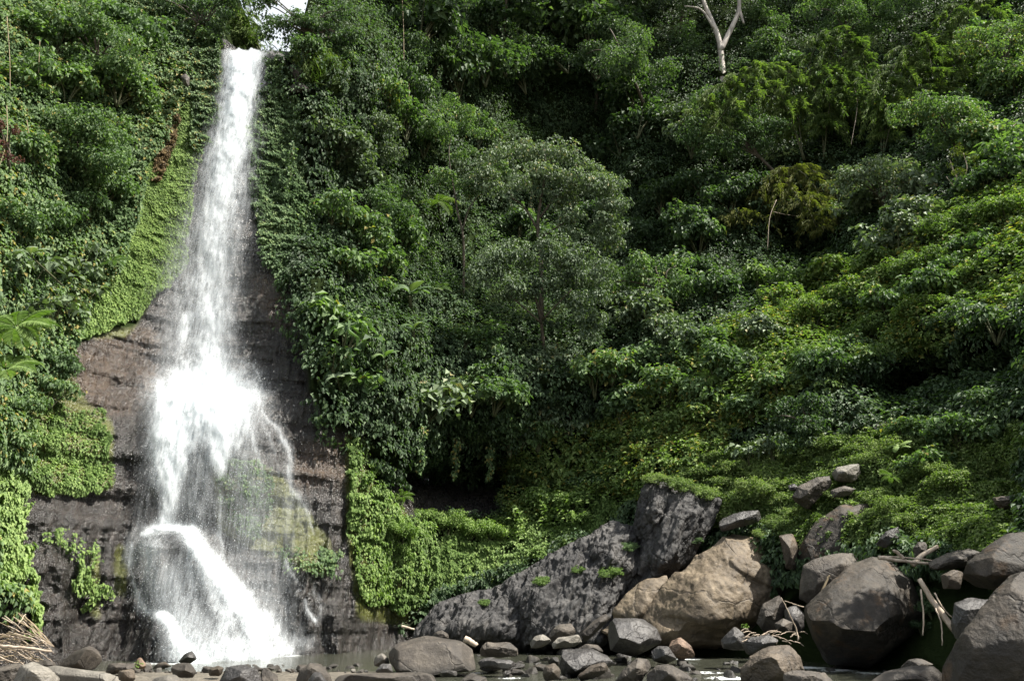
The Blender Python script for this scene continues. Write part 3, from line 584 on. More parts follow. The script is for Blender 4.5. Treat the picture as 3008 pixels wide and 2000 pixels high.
# ---------------------------------------------------------------- shrubs
def crown(pads, per, L, W, droop=0.6, spread=0.55, up=0.5, rand=0.5, seed=0, fill=0.25):
    """leaves on the outer skin of leaf pads: pads = [(cx,cy,cz,rx,ry,rz)]; returns V,F,tint"""
    Vs, Fs, Ts = [], [], []; nv = 0; sub = []
    for (cx, cy, cz, rx, ry, rz) in pads:
        for q in range(5):
            o = rnd(1)[0] * np.array([rx, ry, rz]) * RNG.uniform(.35, .85); f = RNG.uniform(.32, .62)
            sub.append((cx + o[0], cy + o[1], cz + o[2], rx * f, ry * f, max(rz, rx * .7) * f))
    pads = sub; per = per * .62
    for k, (cx, cy, cz, rx, ry, rz) in enumerate(pads):
        n = int(per * 4.19 * (rx * ry + rx * rz + ry * rz) / (L * W * .5) * 0.30)
        d = rnd(n); d[:, 2] = np.where((d[:, 2] < -0.25) & (RNG.random(n) < .7), -d[:, 2] * 0.6, d[:, 2]); d = nz(d)
        lump = 1 + 0.25 * vn(d[:, 0] * 2.3 + k, d[:, 1] * 2.3, d[:, 2] * 2.3, seed + k)
        r = np.where(RNG.random(n) < fill, RNG.uniform(.45, 1.45, n), RNG.uniform(.82, 1.16, n)) * lump
        P = np.array([cx, cy, cz]) + d * np.array([rx, ry, rz]) * r[:, None]
        LN = d + up * np.array([0, 0, 1.]) + rand * rnd(n); U = d * spread - droop * np.array([0, 0, 1.]) + 0.5 * rnd(n)
        sc = RNG.uniform(.6, 1.25, n); t = np.clip(0.5 + 0.2 * RNG.normal(size=n) + RNG.uniform(-.12, .12), 0, 1)
        V, F, t = leafgeo(P, LN, U, L * sc, W * sc, t); Vs.append(V); Fs.append(F + nv); Ts.append(t); nv += len(V)
    return np.concatenate(Vs), np.concatenate(Fs), np.concatenate(Ts)
def shrubmesh(i, L, W, npad, droop, per=2.2):
    pads = []
    for k in range(npad):
        a = RNG.uniform(0, 2 * np.pi); e = RNG.uniform(-.15, 1) ** 1; rr = RNG.uniform(.35, .72)
        z = .35 + .55 * e * rr * 1.2; h = rr * math.sqrt(max(0.05, 1 - (e * .8) ** 2)); q = RNG.uniform(.22, .42)
        pads.append((h * math.cos(a), h * math.sin(a), z, q, q, q * RNG.uniform(.6, .9)))
    V, F, t = crown(pads, per, L, W, droop=droop, seed=i * 7)
    lm = mesh("shrub_foliage", V, F, LM['mid'], {"tint": t})
    items = []
    for p in pads[:9]:
        items.append((curve([(0, 0, -.35), (p[0] * .35, p[1] * .35, .1), (p[0] * .8, p[1] * .8, p[2])], 4), np.linspace(.03, .01, 9)))
    return lm, tubes("shrub_stems", items, M_STEM, sides=4)
SHR = {'broad': [shrubmesh(i, .17, .115, 15, .5) for i in range(3)], 'fine': [shrubmesh(i + 3, .11, .065, 20, .3, 2.0) for i in range(3)],
       'hang': [shrubmesh(i + 6, .16, .095, 16, 1.4) for i in range(3)], 'big': [shrubmesh(i + 9, .32, .22, 11, .8, 2.6) for i in range(3)]}
def shrub(px, py, rpx, kind, mat, label, group=None, squash=1.0, name="shrub", cat="shrub", fwd=0.35, v=None):
    """a shrub rooted on the slope whose middle shows at px,py with the given radius"""
    c = T(np.array([px]), np.array([py]))[0]; r = rpx * c[1] / FPX * 1.32
    lm, sm = SHR[kind][random.randrange(len(SHR[kind])) if v is None else v % len(SHR[kind])]
    b = T(np.array([px]), np.array([py + rpx * 0.45]))[0]
    b = at(px, py + rpx * .45, b[1] - fwd * r)
    t = thing(name, (b[0], b[1], b[2] - 0.05 * r), label, cat, group)
    a = link("foliage", lm, t); a.material_slots[0].link = 'OBJECT'; a.material_slots[0].material = LM[mat]
    s = link("stems", sm, t)
    t.scale = (r, r * .9, r * squash * .92); t.rotation_euler = (random.uniform(-.15, .15), random.uniform(-.2, .2), random.uniform(0, 6.28)); return t
ORD = ["first", "second", "third", "fourth", "fifth", "sixth", "seventh", "eighth", "ninth", "tenth", "eleventh", "twelfth"]
def row(pts, n, r0, r1, kind, mat, adj, where, jit=26, sq=(.8, 1.15)):
    """a row of shrubs along a line on the slope, named by their order in it"""
    n = min(12, int(round(n * 1.0))); P = np.array(pts, float); d = np.r_[0, np.cumsum(np.hypot(*np.diff(P, axis=0).T))]; s = (np.arange(n) + .5) / n * d[-1]
    xs = np.interp(s, d, P[:, 0]) + RNG.uniform(-jit, jit, n) * .6; ys = np.interp(s, d, P[:, 1]) + RNG.uniform(-jit, jit, n) * 1.3
    for k, i in enumerate(np.argsort(xs)):
        o = "leftmost" if k == 0 else ("rightmost" if k == n - 1 else ORD[k] + " from left")
        shrub(xs[i], ys[i], random.uniform(r0, r1), kind, mat, f"{adj} shrub, {o} {where}", "shrubs " + where, random.uniform(*sq))
row([(40,60),(280,90),(470,60)], 5, 70, 110, 'broad', 'mid', "glossy", "along the top of the left cliff")
row([(20,260),(200,230),(400,250)], 5, 75, 110, 'broad', 'mid', "leafy", "high on the left cliff")
row([(60,430),(250,400),(410,270)], 6, 60, 100, 'broad', 'mid', "rounded green", "below the left cliff brow")
row([(20,620),(180,590),(330,540)], 5, 65, 100, 'hang', 'mid', "drooping", "across the middle of the left cliff")
row([(60,800),(200,760),(280,740)], 4, 60, 90, 'big', 'grey', "large leaved grey green", "above the lime creeper")
row([(30,980),(170,900),(270,860)], 4, 55, 80, 'big', 'grey', "broad leaved", "above the tree fern")
row([(150,1010),(190,1120),(30,1230),(20,1330)], 4, 45, 65, 'hang', 'mid', "bright green", "beside and below the tree fern", 10)
row([(950,350),(990,450),(1090,540)], 4, 85, 115, 'broad', 'grey', "glossy grey green", "right of the hanging creeper")
row([(960,600),(1080,680),(1020,780)], 4, 75, 105, 'hang', 'mid', "drooping", "beside the fall at mid height")
row([(930,900),(1040,930),(960,1060),(1060,1130)], 6, 60, 90, 'big', 'mid', "large hanging leaved", "above the brown ledge", 14)
row([(1120,1180),(1230,1220),(1300,1130),(1420,1180)], 6, 60, 90, 'big', 'grey', "big leaved", "above the dark cave")
row([(1330,1290),(1500,1300),(1620,1240)], 5, 60, 85, 'hang', 'mid', "drooping", "over the cave mouth")
row([(1150,230),(1300,200),(1450,130),(1560,230)], 6, 80, 130, 'hang', 'deep', "dark", "in the shaded top centre")
row([(1180,60),(1400,20),(1700,30),(1880,60)], 7, 90, 140, 'broad', 'deep', "dark glossy", "along the top centre edge")
row([(1640,150),(1800,180),(1900,300),(1780,400)], 6, 80, 120, 'broad', 'deep', "shaded", "left of the pale forked trunk")
row([(1980,600),(2100,640),(2000,780),(2150,860)], 6, 60, 95, 'broad', 'deep', "dark", "below the bamboo thicket")
row([(1700,820),(1850,860),(1950,930),(2050,990)], 6, 65, 95, 'broad', 'grey', "pale leaved", "right of the vine draped tree")
row([(2150,1060),(2050,1150),(1900,1100),(1780,1190)], 5, 70, 100, 'broad', 'mid', "leafy", "in the middle of the slope")
row([(2440,620),(2560,560),(2700,600),(2620,700)], 6, 70, 105, 'broad', 'grey', "silvery leaved", "right of the golden bamboo")
row([(2750,330),(2900,380),(2980,470),(2850,540)], 6, 70, 110, 'broad', 'mid', "green", "near the right edge under the bamboo")
row([(2180,800),(2300,850),(2450,800),(2600,790)], 6, 55, 85, 'broad', 'olive', "sunlit olive", "under the dark hollow")
row([(2330,920),(2500,860),(2700,740),(2900,640),(2990,600)], 8, 60, 95, 'fine', 'olive', "fine leaved olive", "along the sunlit slope crest")
row([(2350,1040),(2500,990),(2700,900),(2900,820)], 7, 55, 90, 'fine', 'olive', "yellow green", "just under the slope crest")
row([(2450,1130),(2620,1060),(2800,960),(2960,930)], 6, 75, 110, 'hang', 'deep', "dark overhanging", "above the deep shadow on the right")
row([(2180,1330),(2300,1270),(2380,1200),(2420,1290)], 6, 45, 70, 'big', 'grey', "broad pale leaved", "at the foot of the dark shrubs")
row([(2700,1330),(2850,1250),(2960,1180),(2950,1320)], 6, 55, 85, 'broad', 'mid', "leafy", "on the right edge slope")
row([(2620,1430),(2740,1400),(2880,1430),(2970,1400)], 5, 45, 70, 'fine', 'grass', "bright fine leaved", "above the driftwood")
row([(2280,1540),(2340,1500),(2400,1500)], 3, 30, 42, 'fine', 'grass', "small fine leaved", "between the tan boulder and the slope rocks", 6)
row([(2760,1580),(2850,1560),(2940,1530)], 3, 40, 55, 'fine', 'grass', "low bright", "behind the driftwood logs", 8)
row([(2700,1730),(2740,1800),(2690,1850)], 3, 30, 42, 'fine', 'deep', "small dark", "among the leaning dead branches", 6)
row([(1120,1580),(1180,1540),(1150,1640)], 3, 35, 55, 'fine', 'lime', "rounded lime", "on the creeper wall right of the falls", 8)
row([(1380,1560),(1560,1500),(1700,1450)], 5, 35, 55, 'broad', 'lime', "bright leafy", "under the cave on the green bank", 12)
row([(2000,1400),(2090,1390),(2150,1430)], 3, 35, 50, 'fine', 'grass', "domed grassy", "on top of the dark outcrop", 6)
row([(1960,340),(2080,360),(2000,430)], 3, 65, 90, 'broad', 'grey', "glossy", "at the foot of the pale forked trunk", 10)

row([(1480,700),(1850,640),(1960,520)], 5, 60, 90, 'broad', 'deep', "very dark", "around the dark recess")
row([(2230,100),(2330,180),(2480,300),(2600,300)], 6, 60, 90, 'broad', 'mid', "leafy", "between the bamboo plumes", 20)
row([(2900,30),(2980,150),(2960,300)], 4, 70, 100, 'broad', 'mid', "green", "in the top right corner")
row([(1900,560),(2050,520),(2180,560),(2300,620)], 6, 60, 90, 'hang', 'deep', "drooping dark", "left of the golden bamboo")
row([(1080,280),(1240,420),(1330,380),(1450,380)], 5, 65, 95, 'hang', 'mid', "drooping", "behind the slender tree")
row([(1200,640),(1130,760),(1110,860)], 4, 60, 85, 'broad', 'mid', "glossy", "left of the banana plants")
row([(1330,960),(1400,1040),(1500,1120),(1350,1120)], 5, 60, 85, 'broad', 'mid', "leafy", "under the slender tree")
row([(1700,1090),(1850,1010),(1980,1060),(2120,950)], 6, 55, 85, 'broad', 'mid', "bright", "across the middle slope")
row([(1600,1420),(1780,1300),(1950,1230),(2100,1180)], 6, 50, 75, 'broad', 'olive', "yellow green", "on the slope above the outcrop")
row([(2130,1240),(2250,1130),(2420,1060),(2600,980)], 7, 50, 80, 'broad', 'mid', "sunlit", "along the diagonal green band")
row([(2500,930),(2650,860),(2800,760),(2960,720)], 7, 55, 85, 'broad', 'mid', "leafy sunlit", "on the upper right bank")
row([(2150,930),(2250,980),(2200,1060)], 4, 55, 85, 'broad', 'grey', "grey green", "right of the pale leaved tree")
row([(2700,1200),(2850,1120),(2980,1060)], 4, 55, 80, 'broad', 'deep', "dark leafy", "under the overhanging tree")
row([(2380,1340),(2450,1320),(2560,1350),(2640,1360)], 5, 40, 60, 'fine', 'grass', "pale green mounded", "above the slope rocks")
row([(2560,1470),(2620,1500),(2680,1540)], 4, 38, 55, 'fine', 'grass', "low mounded", "right of the upright brown boulder")
row([(2780,1490),(2860,1480),(2960,1570)], 4, 40, 60, 'broad', 'grass', "bright leafy", "behind the smooth right edge boulder")
row([(2080,1330),(2180,1400),(2280,1420)], 4, 40, 58, 'fine', 'grass', "soft green", "right of the craggy outcrop top")
row([(2180,1480),(2250,1460),(2300,1490)], 3, 34, 46, 'fine', 'grass', "short bushy", "above the low dark slab", 8)
row([(2640,1290),(2740,1260),(2830,1330)], 4, 45, 65, 'broad', 'mid', "big leaved", "below the deep shadow")
row([(620,60),(600,130)], 2, 40, 55, 'broad', 'mid', "small leafy", "left of the waterfall lip", 6)
row([(860,150),(960,140),(1050,180)], 3, 40, 60, 'broad', 'mid', "leafy", "behind the pale grass at the lip", 8)
row([(1520,1380),(1650,1420),(1800,1400)], 4, 40, 60, 'broad', 'mid', "dark leafy", "below the cave on the shaded bank", 12)
row([(1220,1480),(1330,1560),(1480,1560)], 4, 35, 55, 'fine', 'lime', "low bright", "at the cave foot", 10)

# ---------------------------------------------------------------- trees
def treeobj(name, label, cat, base, trunk, limbs, pads, L, W, mat, bark, per=2.0, droop=.6, fwd=2.0, group=None, up=.5, rpx0=18, extra=None):
    """base px,py; trunk/limb paths in px,py,(m toward the viewer); pads px,py,m toward viewer,radius px,flatness"""
    b = T(np.array([base[0]]), np.array([base[1]]))[0]; Y = b[1] - 0.3
    t = thing(name, tuple(b), label, cat, group)
    def pt(px, py, d=0): return at(px, py, Y - fwd * d) - b
    items = [(curve([pt(*p[:3]) for p in tr], 6), None) for tr in [trunk] + limbs]
    out = []
    for k, (c, _) in enumerate(items):
        w0 = (trunk if k == 0 else limbs[k - 1])[0][3] * Y / FPX; w1 = (trunk if k == 0 else limbs[k - 1])[-1][3] * Y / FPX
        out.append((c, np.linspace(w0, w1, len(c))))
    link("trunk", tubes("trunk", out, bark, sides=8), t)
    if pads:
        pp = []
        for (px, py, d, r, fl) in pads:
            c = pt(px, py, d); rm = r * Y / FPX; pp.append((c[0], c[1], c[2], rm, rm * .9, rm * fl))
        V, F, tt = crown(pp, per, L, W, droop=droop, up=up, seed=int(base[0]))
        link("crown", mesh("crown", V, F, LM[mat], {"tint": tt}), t)
    return t
R_ = random.uniform
def padline(pts, n, r0, r1, jit=20, fl=(.5, .8), d=(0, 1)):
    P = np.array(pts, float); s = np.linspace(0, 1, n) * (len(P) - 1)
    return [(np.interp(q, range(len(P)), P[:, 0]) + R_(-jit, jit), np.interp(q, range(len(P)), P[:, 1]) + R_(-jit, jit), R_(*d), R_(r0, r1), R_(*fl)) for q in s]
# vine-draped tree, centre
treeobj("tree", "tall grey green tree draped with vines, the palest crown in the centre", "tree", (1590,960),
  [(1590,960,0,9),(1588,760,.4,7),(1580,650,.6,6),(1600,520,.8,4),(1600,440,.8,2)],
  [[(1588,690,.5,4),(1540,610,.7,3),(1500,580,.9,2)],[(1586,640,.6,4),(1650,560,.8,3),(1740,520,.9,2)],[(1585,700,.5,4),(1680,640,1,2)]],
  padline([(1400,550),(1450,490),(1540,440),(1620,420),(1710,450),(1780,510),(1810,590)], 17, 40, 58, d=(.3,1.3)) + padline([(1480,520),(1580,490),(1680,510),(1750,560)], 9, 42, 60, d=(.6,1.5)) + padline([(1790,620),(1790,700),(1760,790)], 8, 42, 58, d=(.5,1.3)) + padline([(1640,560),(1680,620),(1660,700)], 7, 38, 52, d=(.6,1.2)),
  .25, .16, 'grey', M_BARK, 2.3, droop=1.2, fwd=2.8)
treeobj("tree", "round glossy grey green tree under the vine draped tree", "tree", (1600,1060),
  [(1600,1060,0,7),(1590,950,.4,5),(1570,860,.8,3)], [[(1592,940,.5,3),(1680,850,1,2)],[(1592,950,.5,3),(1500,870,1,2)]],
  padline([(1440,800),(1500,750),(1600,730),(1700,780),(1760,850)], 16, 45, 65, d=(.6,1.6)) + padline([(1480,860),(1600,830),(1720,900),(1740,980)], 12, 42, 60, d=(.6,1.5)),
  .25, .16, 'grey', M_BARK, 2.3, droop=.8, fwd=3)
treeobj("tree", "slender tree with thin bare trunk and small layered crown left of centre", "tree", (1362,880),
  [(1362,880,0,5),(1362,750,.3,4),(1358,680,.5,4),(1340,610,.6,3)], [[(1358,680,.5,3),(1375,620,.7,2),(1400,580,.9,1.5)],[(1342,615,.6,2),(1330,540,.7,1.5)],[(1345,620,.6,2),(1320,470,.7,1.5),(1325,400,.6,1)]],
  padline([(1270,520),(1340,540),(1390,560)], 6, 28, 42, 10, (.35,.5)) + padline([(1240,380),(1320,370),(1400,380)], 7, 28, 42, 12, (.35,.5)) + padline([(1280,320),(1330,305),(1380,350)], 5, 26, 38, 8, (.35,.5)) + padline([(1330,450),(1390,440)], 3, 25, 34, 8, (.35,.5)) + padline([(1420,500),(1470,495)], 3, 30, 40, 8, (.4,.5)),
  .21, .14, 'mid', M_BARK, 2.3, droop=.5, fwd=2.5)
treeobj("tree", "pale barked forked tree rising out of frame at the top", "tree", (2125,265),
  [(2125,265,0,12),(2120,190,.1,13),(2112,120,.2,12),(2090,60,.3,9),(2065,0,.4,8),(2045,-90,.5,6)],
  [[(2116,150,.2,10),(2150,80,.2,9),(2168,40,.3,9),(2172,0,.3,8),(2178,-90,.4,6)],[(2098,85,.3,5),(2060,30,.5,4),(2010,18,.7,2)],[(2172,30,.3,6),(2185,70,.3,3)]],
  padline([(1980,-60),(2060,-110),(2180,-110),(2260,-60)], 14, 55, 80, d=(0,1)) + padline([(2220,20),(2270,70),(2240,130),(2200,200)], 7, 34, 48, d=(-.2,.3)) + padline([(2000,40),(2030,120),(2060,200),(2090,260)], 8, 34, 48, d=(-.5,.1)), .25, .16, 'mid', M_WBARK, 2.2, fwd=2)
# wide leafy trees by zone
def bushy(label, base, pts, n, r, mat, L=.25, W=.16, fwd=2.5, droop=.6, fl=(.55,.85), d=(.3,1.3), cat="tree", bark=None, jit=25):
    pads = padline(pts, n, r[0], r[1], jit, fl, d); bx, by = base; cx = np.mean([p[0] for p in pads]); cy = np.mean([p[1] for p in pads])
    lim = [[((bx + cx) / 2, (by + cy) / 2, .4, 3.5), ((p[0] + cx) / 2, (p[1] + cy) / 2, .7, 2.5), (p[0], p[1], p[2], 1.2)] for p in pads[::2]]
    return treeobj("tree", label, cat, base, [(bx, by, 0, 7), ((bx + cx) / 2, (by + cy) / 2, .4, 5), (cx, cy, .8, 2.5)], lim, pads, L, W, mat, bark or M_BARK, 2.3, droop=droop, fwd=fwd)
bushy("leafy tree overhanging the right side of the waterfall lip against the sky", (1010,190), [(760,-20),(785,10),(800,60),(840,100),(870,20),(880,130),(940,80),(1000,30),(1040,120),(960,130),(900,60)], 30, (30,50), 'deep', fwd=1.5, droop=.9, d=(0,1))
bushy("dark tree above the left side of the lip, touching the sky gap", (600,120), [(470,20),(540,0),(600,40),(640,-10),(690,-20),(650,40),(620,80),(560,90),(480,90)], 22, (32,50), 'deep', fwd=1.2, droop=.9, d=(0,1))
bushy("shaded tree with hanging branches, top centre", (1260,330), [(1060,60),(1150,110),(1220,160),(1160,210),(1080,180)], 13, (40,65), 'deep', droop=1.1)
bushy("dark spreading tree with sunlit leaf tips, high right of centre", (1750,330), [(1560,80),(1650,40),(1760,80),(1850,150),(1880,220),(1830,260)], 16, (45,70), 'deep', droop=.8)
bushy("glossy tree with bright leaf clusters left of the slender tree", (1120,520), [(930,330),(1010,300),(1090,350),(1140,430),(1060,470),(980,420)], 15, (42,65), 'grey', fwd=2)
bushy("tall leafy tree leaning over the mid height shrubs, just right of the creeper", (1130,730), [(940,560),(1040,520),(1120,580),(1150,650),(1030,640)], 13, (42,62), 'mid', fwd=2)
bushy("large glossy tree at the bamboo's foot, right of the forked trunk", (2330,560), [(2060,300),(2160,330),(2250,400),(2150,440),(2050,400)], 14, (45,65), 'mid', fwd=2)
bushy("green tree in the right upper slope below the arching bamboo", (2830,480), [(2640,350),(2740,330),(2820,330),(2860,390),(2740,420)], 13, (45,65), 'mid', fwd=2)
bushy("round silvery shrubby tree in the middle of the right slope", (2600,640), [(2450,560),(2530,510),(2620,490),(2700,540),(2600,580)], 13, (42,60), 'grey', fwd=2)
bushy("leafy tree at the top right corner", (2960,300), [(2860,100),(2940,120),(3010,80),(3000,200),(2900,210)], 12, (45,65), 'mid', fwd=2)
bushy("tall tree at the top edge between the two bamboo plumes", (2480,160), [(2360,20),(2450,-10),(2540,20),(2600,70),(2460,80)], 12, (42,62), 'mid', fwd=1)
bushy("hanging leafy tree over the cave, with big drooping leaf tufts", (1640,1260), [(1540,1100),(1600,1060),(1680,1060),(1720,1130),(1640,1170),(1580,1220),(1660,1240)], 15, (36,52), 'grey', L=.32, W=.2, droop=1.1)
bushy("pale leaved tree right of centre above the green slope", (1990,900), [(1800,820),(1880,780),(1960,790),(2010,850),(1930,880)], 12, (40,58), 'mid', L=.28, W=.18)
bushy("dark spreading tree overhanging the deep shadow on the right slope", (2750,1150), [(2420,1120),(2520,1060),(2650,1000),(2800,960),(2950,950),(3050,960)], 20, (45,70), 'olive', L=.2, W=.12, fwd=2.6, droop=.5, d=(.5,1.6))
bushy("small dark leaved tree left of the deep shadow", (2420,1270), [(2280,1200),(2350,1170),(2430,1190),(2400,1260),(2330,1270)], 10, (34,50), 'deep', L=.22, W=.14, fwd=1.8)
bushy("glossy tree on the left cliff brow with fine hanging twigs", (300,250), [(120,60),(230,40),(330,120),(370,190),(260,200)], 14, (50,75), 'mid', L=.2, W=.13, fwd=2)
bushy("spreading tree over the left cliff, mid height", (250,560), [(80,380),(200,340),(300,380),(320,450),(230,470)], 14, (50,72), 'mid', L=.2, W=.13, fwd=2)
bushy("tree with wine red leaves at the left edge", (30,520), [(5,370),(30,400),(15,460)], 5, (20,28), 'wine', L=.13, W=.07, fwd=2.6, d=(.9,1.3))
# forest canopy along the top of the gorge, mostly above the picture; it shades the slope below
def canopy(label, base, px0, px1, py0, py1, n, r, fwd, mat='deep', d=(0, 1.0)):
    pts = [(px0, py1), ((px0 + px1) / 2, py0), (px1, py1), ((px0 + px1) / 2, (py0 + py1) / 2)]
    bushy(label, base, pts, n, r, mat, L=.30, W=.2, fwd=fwd, d=d, jit=50)
canopy("tall forest tree over the top edge, left of top centre", (1250,150), 1080, 1340, -190, -40, 13, (60,95), 5)
canopy("tall forest tree over the top edge at top centre", (1480,120), 1340, 1600, -200, -30, 13, (60,95), 6)
canopy("tall forest tree over the top edge, right of top centre", (1720,110), 1600, 1880, -220, -50, 13, (60,95), 7)
canopy("tall forest tree over the top edge behind the pale forked trunk", (2000,100), 1880, 2150, -260, -90, 12, (60,95), 7)
canopy("shaded broad tree leaning out over the dark recess, upper centre", (1900,330), 1700, 1930, 60, 190, 12, (55,80), 6)
canopy("dark broad tree leaning out, top centre, left of the dark recess", (1540,250), 1380, 1560, 20, 150, 12, (50,75), 5)
canopy("tall forest tree over the top edge above the bamboo plumes", (2500,60), 2250, 2600, -230, -70, 13, (60,95), 5, 'mid')
canopy("tall forest tree over the top edge near the right corner", (2850,60), 2650, 3000, -230, -70, 13, (60,95), 5, 'mid')
bushy("tree just past the right edge shading the big boulders", (3160,1330), [(3080,880),(3160,800),(3260,860),(3240,980),(3120,1000),(3090,1060)], 12, (60,85), 'mid', fwd=3.5, d=(.5,1.4))
bushy("riverside tree past the right edge shading the nearest boulder", (3760,1300), [(3700,300),(3820,220),(3950,300),(3900,420),(3760,450)], 11, (90,130), 'mid', fwd=4, d=(.6,1.4))
# sparse small tree, right
treeobj("tree", "sparse yellowish young tree with pale bare stems near the right edge", "tree", (2815,590),
  [(2815,590,0,3),(2812,530,.3,2.5),(2800,500,.5,2),(2790,470,.6,1)], [[(2812,550,.3,2),(2840,500,.6,1.5),(2830,450,.8,1)],[(2820,580,.2,2),(2870,540,.6,1.5),(2890,500,.8,1)],[(2812,560,.3,2),(2780,520,.5,1)]],
  padline([(2780,470),(2830,440),(2870,480),(2910,490),(2850,520),(2790,510)], 12, 12, 22, 14, (.35,.5), (.5,1.2)), .15, .07, 'gold', M_DRIFT, 1.5, fwd=1.5)

# ---------------------------------------------------------------- bamboo
def bamboo(label, base, culms, mat, L=.48, W=.075, per=1.0, fwd=2.0, group="bamboo plumes"):
    b = T(np.array([base[0]]), np.array([base[1]]))[0]; Y = b[1] - .3; t = thing("bamboo", tuple(b), label, "bamboo", group)
    VV, FF, TT = [], [], []; nv = 0; items = []
    for pts in culms:
        c = curve([at(p[0], p[1], Y - fwd * p[2]) - b for p in pts], 8); items.append((c, np.linspace(.06, .015, len(c))))
        seg = np.linalg.norm(np.diff(c, axis=0), axis=1); s = np.r_[0, np.cumsum(seg)]; tot = s[-1]
        n = int(4200 * per * tot / 14); nt_ = 46; tw = RNG.integers(0, nt_, n); tr_ = RNG.random((nt_, 4))
        u = np.clip(.18 + .82 * (np.arange(nt_) + tr_[:, 0]) / nt_, 0, 1)[tw] * tot
        C = np.stack([np.interp(u, s, c[:, i]) for i in range(3)], 1)
        ta = (tr_[:, 1] * 6.283)[tw]; frac = RNG.random(n) ** .7
        ln = ((.5 + 2.3 * np.sin(np.clip(.18 + .82 * np.arange(nt_) / nt_, 0, 1) * 2.9)) * (.35 + .75 * tr_[:, 2]))[tw]
        off = np.stack([np.cos(ta), np.sin(ta) * .8, np.zeros(n)], 1) * (ln * frac)[:, None]; off[:, 2] = (.5 * tr_[:, 3][tw]) * frac * ln - (ln * frac) ** 2 * .45
        P = C + off + (.05 + .13 * frac)[:, None] * rnd(n)
        U = nz(off + 1e-3) * .8 - np.array([0, 0, .75]) + .45 * rnd(n); LN = np.array([0, 0, .8]) + .5 * nz(off + 1e-3) + .5 * rnd(n); sc = RNG.uniform(.6, 1.2, n)
        V, F, tt = leafgeo(P, LN, U, L * sc, W * sc, np.clip(.5 + .2 * RNG.normal(size=n) + .25 * (frac - .5), 0, 1), .1, .3)
        VV.append(V); FF.append(F + nv); TT.append(tt); nv += len(V)
    link("culms", tubes("culms", items, M_STEM, sides=5), t)
    link("leaves", mesh("bamboo_leaves", np.concatenate(VV), np.concatenate(FF), LM[mat], {"tint": np.concatenate(TT)}), t); return t
bamboo("bamboo clump arching left, tallest plume centre right", (2420,470), [[(2420,470,0),(2415,330,.3),(2430,200,.5),(2490,110,.8),(2540,180,1.2)], [(2425,460,0),(2400,300,.3),(2380,180,.5),(2440,90,.8),(2510,130,1.1)], [(2420,470,0),(2440,280,.4),(2470,170,.6),(2530,150,.9),(2550,260,1.3)],[(2420,465,0),(2430,360,.5),(2450,250,.7),(2480,220,1),(2490,300,1.2)]], 'bamb')
bamboo("low bamboo spray leaning left below the pale forked trunk", (2360,470), [[(2360,470,0),(2300,290,.3),(2220,240,.6),(2130,260,.9),(2040,330,1.2)], [(2365,470,0),(2310,320,.3),(2240,280,.6),(2160,300,.9),(2090,380,1.2)], [(2360,470,0),(2330,260,.3),(2280,190,.5),(2200,200,.9),(2120,250,1.1)]], 'bamb')
bamboo("long bamboo plume arching right at the top right", (2680,420), [[(2680,420,0),(2720,260,.3),(2790,110,.5),(2860,30,.8),(2920,60,1.1),(2935,170,1.4)], [(2680,420,0),(2700,230,.3),(2750,90,.5),(2830,10,.8),(2900,0,1.1)], [(2680,420,0),(2740,290,.3),(2820,170,.6),(2890,110,.9),(2930,230,1.3)]], 'bamb')
bamboo("dark bamboo plume between the two tall ones", (2590,480), [[(2590,480,0),(2610,330,.3),(2660,190,.5),(2720,130,.8),(2740,230,1.2)], [(2590,480,0),(2590,300,.3),(2640,170,.5),(2700,110,.8),(2750,150,1.1)],[(2590,480,0),(2620,360,.4),(2670,270,.6),(2720,260,.9),(2730,330,1.2)]], 'bamb')
bamboo("golden bamboo arching right over the dark hollow", (2230,660), [[(2230,660,0),(2250,560,.4),(2320,490,.8),(2400,560,1.2),(2420,680,1.6)], [(2230,660,0),(2270,540,.4),(2350,490,.8),(2440,540,1.2),(2470,620,1.5)], [(2230,660,0),(2240,600,.5),(2290,540,.9),(2360,590,1.3),(2400,670,1.6)], [(2230,660,0),(2190,620,.4),(2150,640,.8)]], 'gold', per=.6)
bamboo("thin bamboo behind the waterfall lip against the sky", (740,146), [[(750,150,-3),(715,90,-3),(690,30,-2.5),(640,-10,-2),(600,10,-1.5)],[(760,150,-3),(725,80,-3),(700,10,-2.5),(660,-40,-2)],[(735,150,-3),(700,100,-3),(670,40,-2.5),(630,20,-2)],[(765,150,-3),(735,60,-3),(700,-30,-2.5)]], 'bamb', per=.6)

# ---------------------------------------------------------------- ferns, banana, large leaves
def frondmesh(length, width, droop, n=34, ang=.6):
    s = np.linspace(0, 1, n); a = ang - s * droop; x = np.cumsum(np.cos(a)) * length / n; z = np.cumsum(np.sin(a)) * length / n
    c = np.stack([x, 0 * x, z], 1); Vs, Fs, Ts = [], [], []; nv = 0
    for sg in (-1, 1):
        P = np.repeat(c[3:], 2, 0); P[1::2] = P[1::2] + (np.r_[np.diff(c[3:], axis=0), [[0, 0, 0]]]) * .5; k = len(P); ss = np.repeat(s[3:], 2)
        w = width * np.sin(np.clip(ss * 1.05, 0, 1) * math.pi * .93 + .12) ** .8
        U = np.stack([.45 + 0 * ss, sg * np.ones(k), -.35 - .2 * RNG.random(k)], 1); LN = np.tile([0.1, 0, 1.], (k, 1)) + .12 * rnd(k)
        V, F, t = leafgeo(P, LN, U, w, .30 * length / n * 2.3, np.clip(.55 + .12 * RNG.normal(size=k), 0, 1), .05, .25); Vs.append(V); Fs.append(F + nv); Ts.append(t); nv += len(V)
    return mesh("frond", np.concatenate(Vs), np.concatenate(Fs), LM['lime'], {"tint": np.concatenate(Ts)})
FR = [frondmesh(1.0, .24, 1.5), frondmesh(1.0, .22, 1.9), frondmesh(1.0, .26, 1.2)]
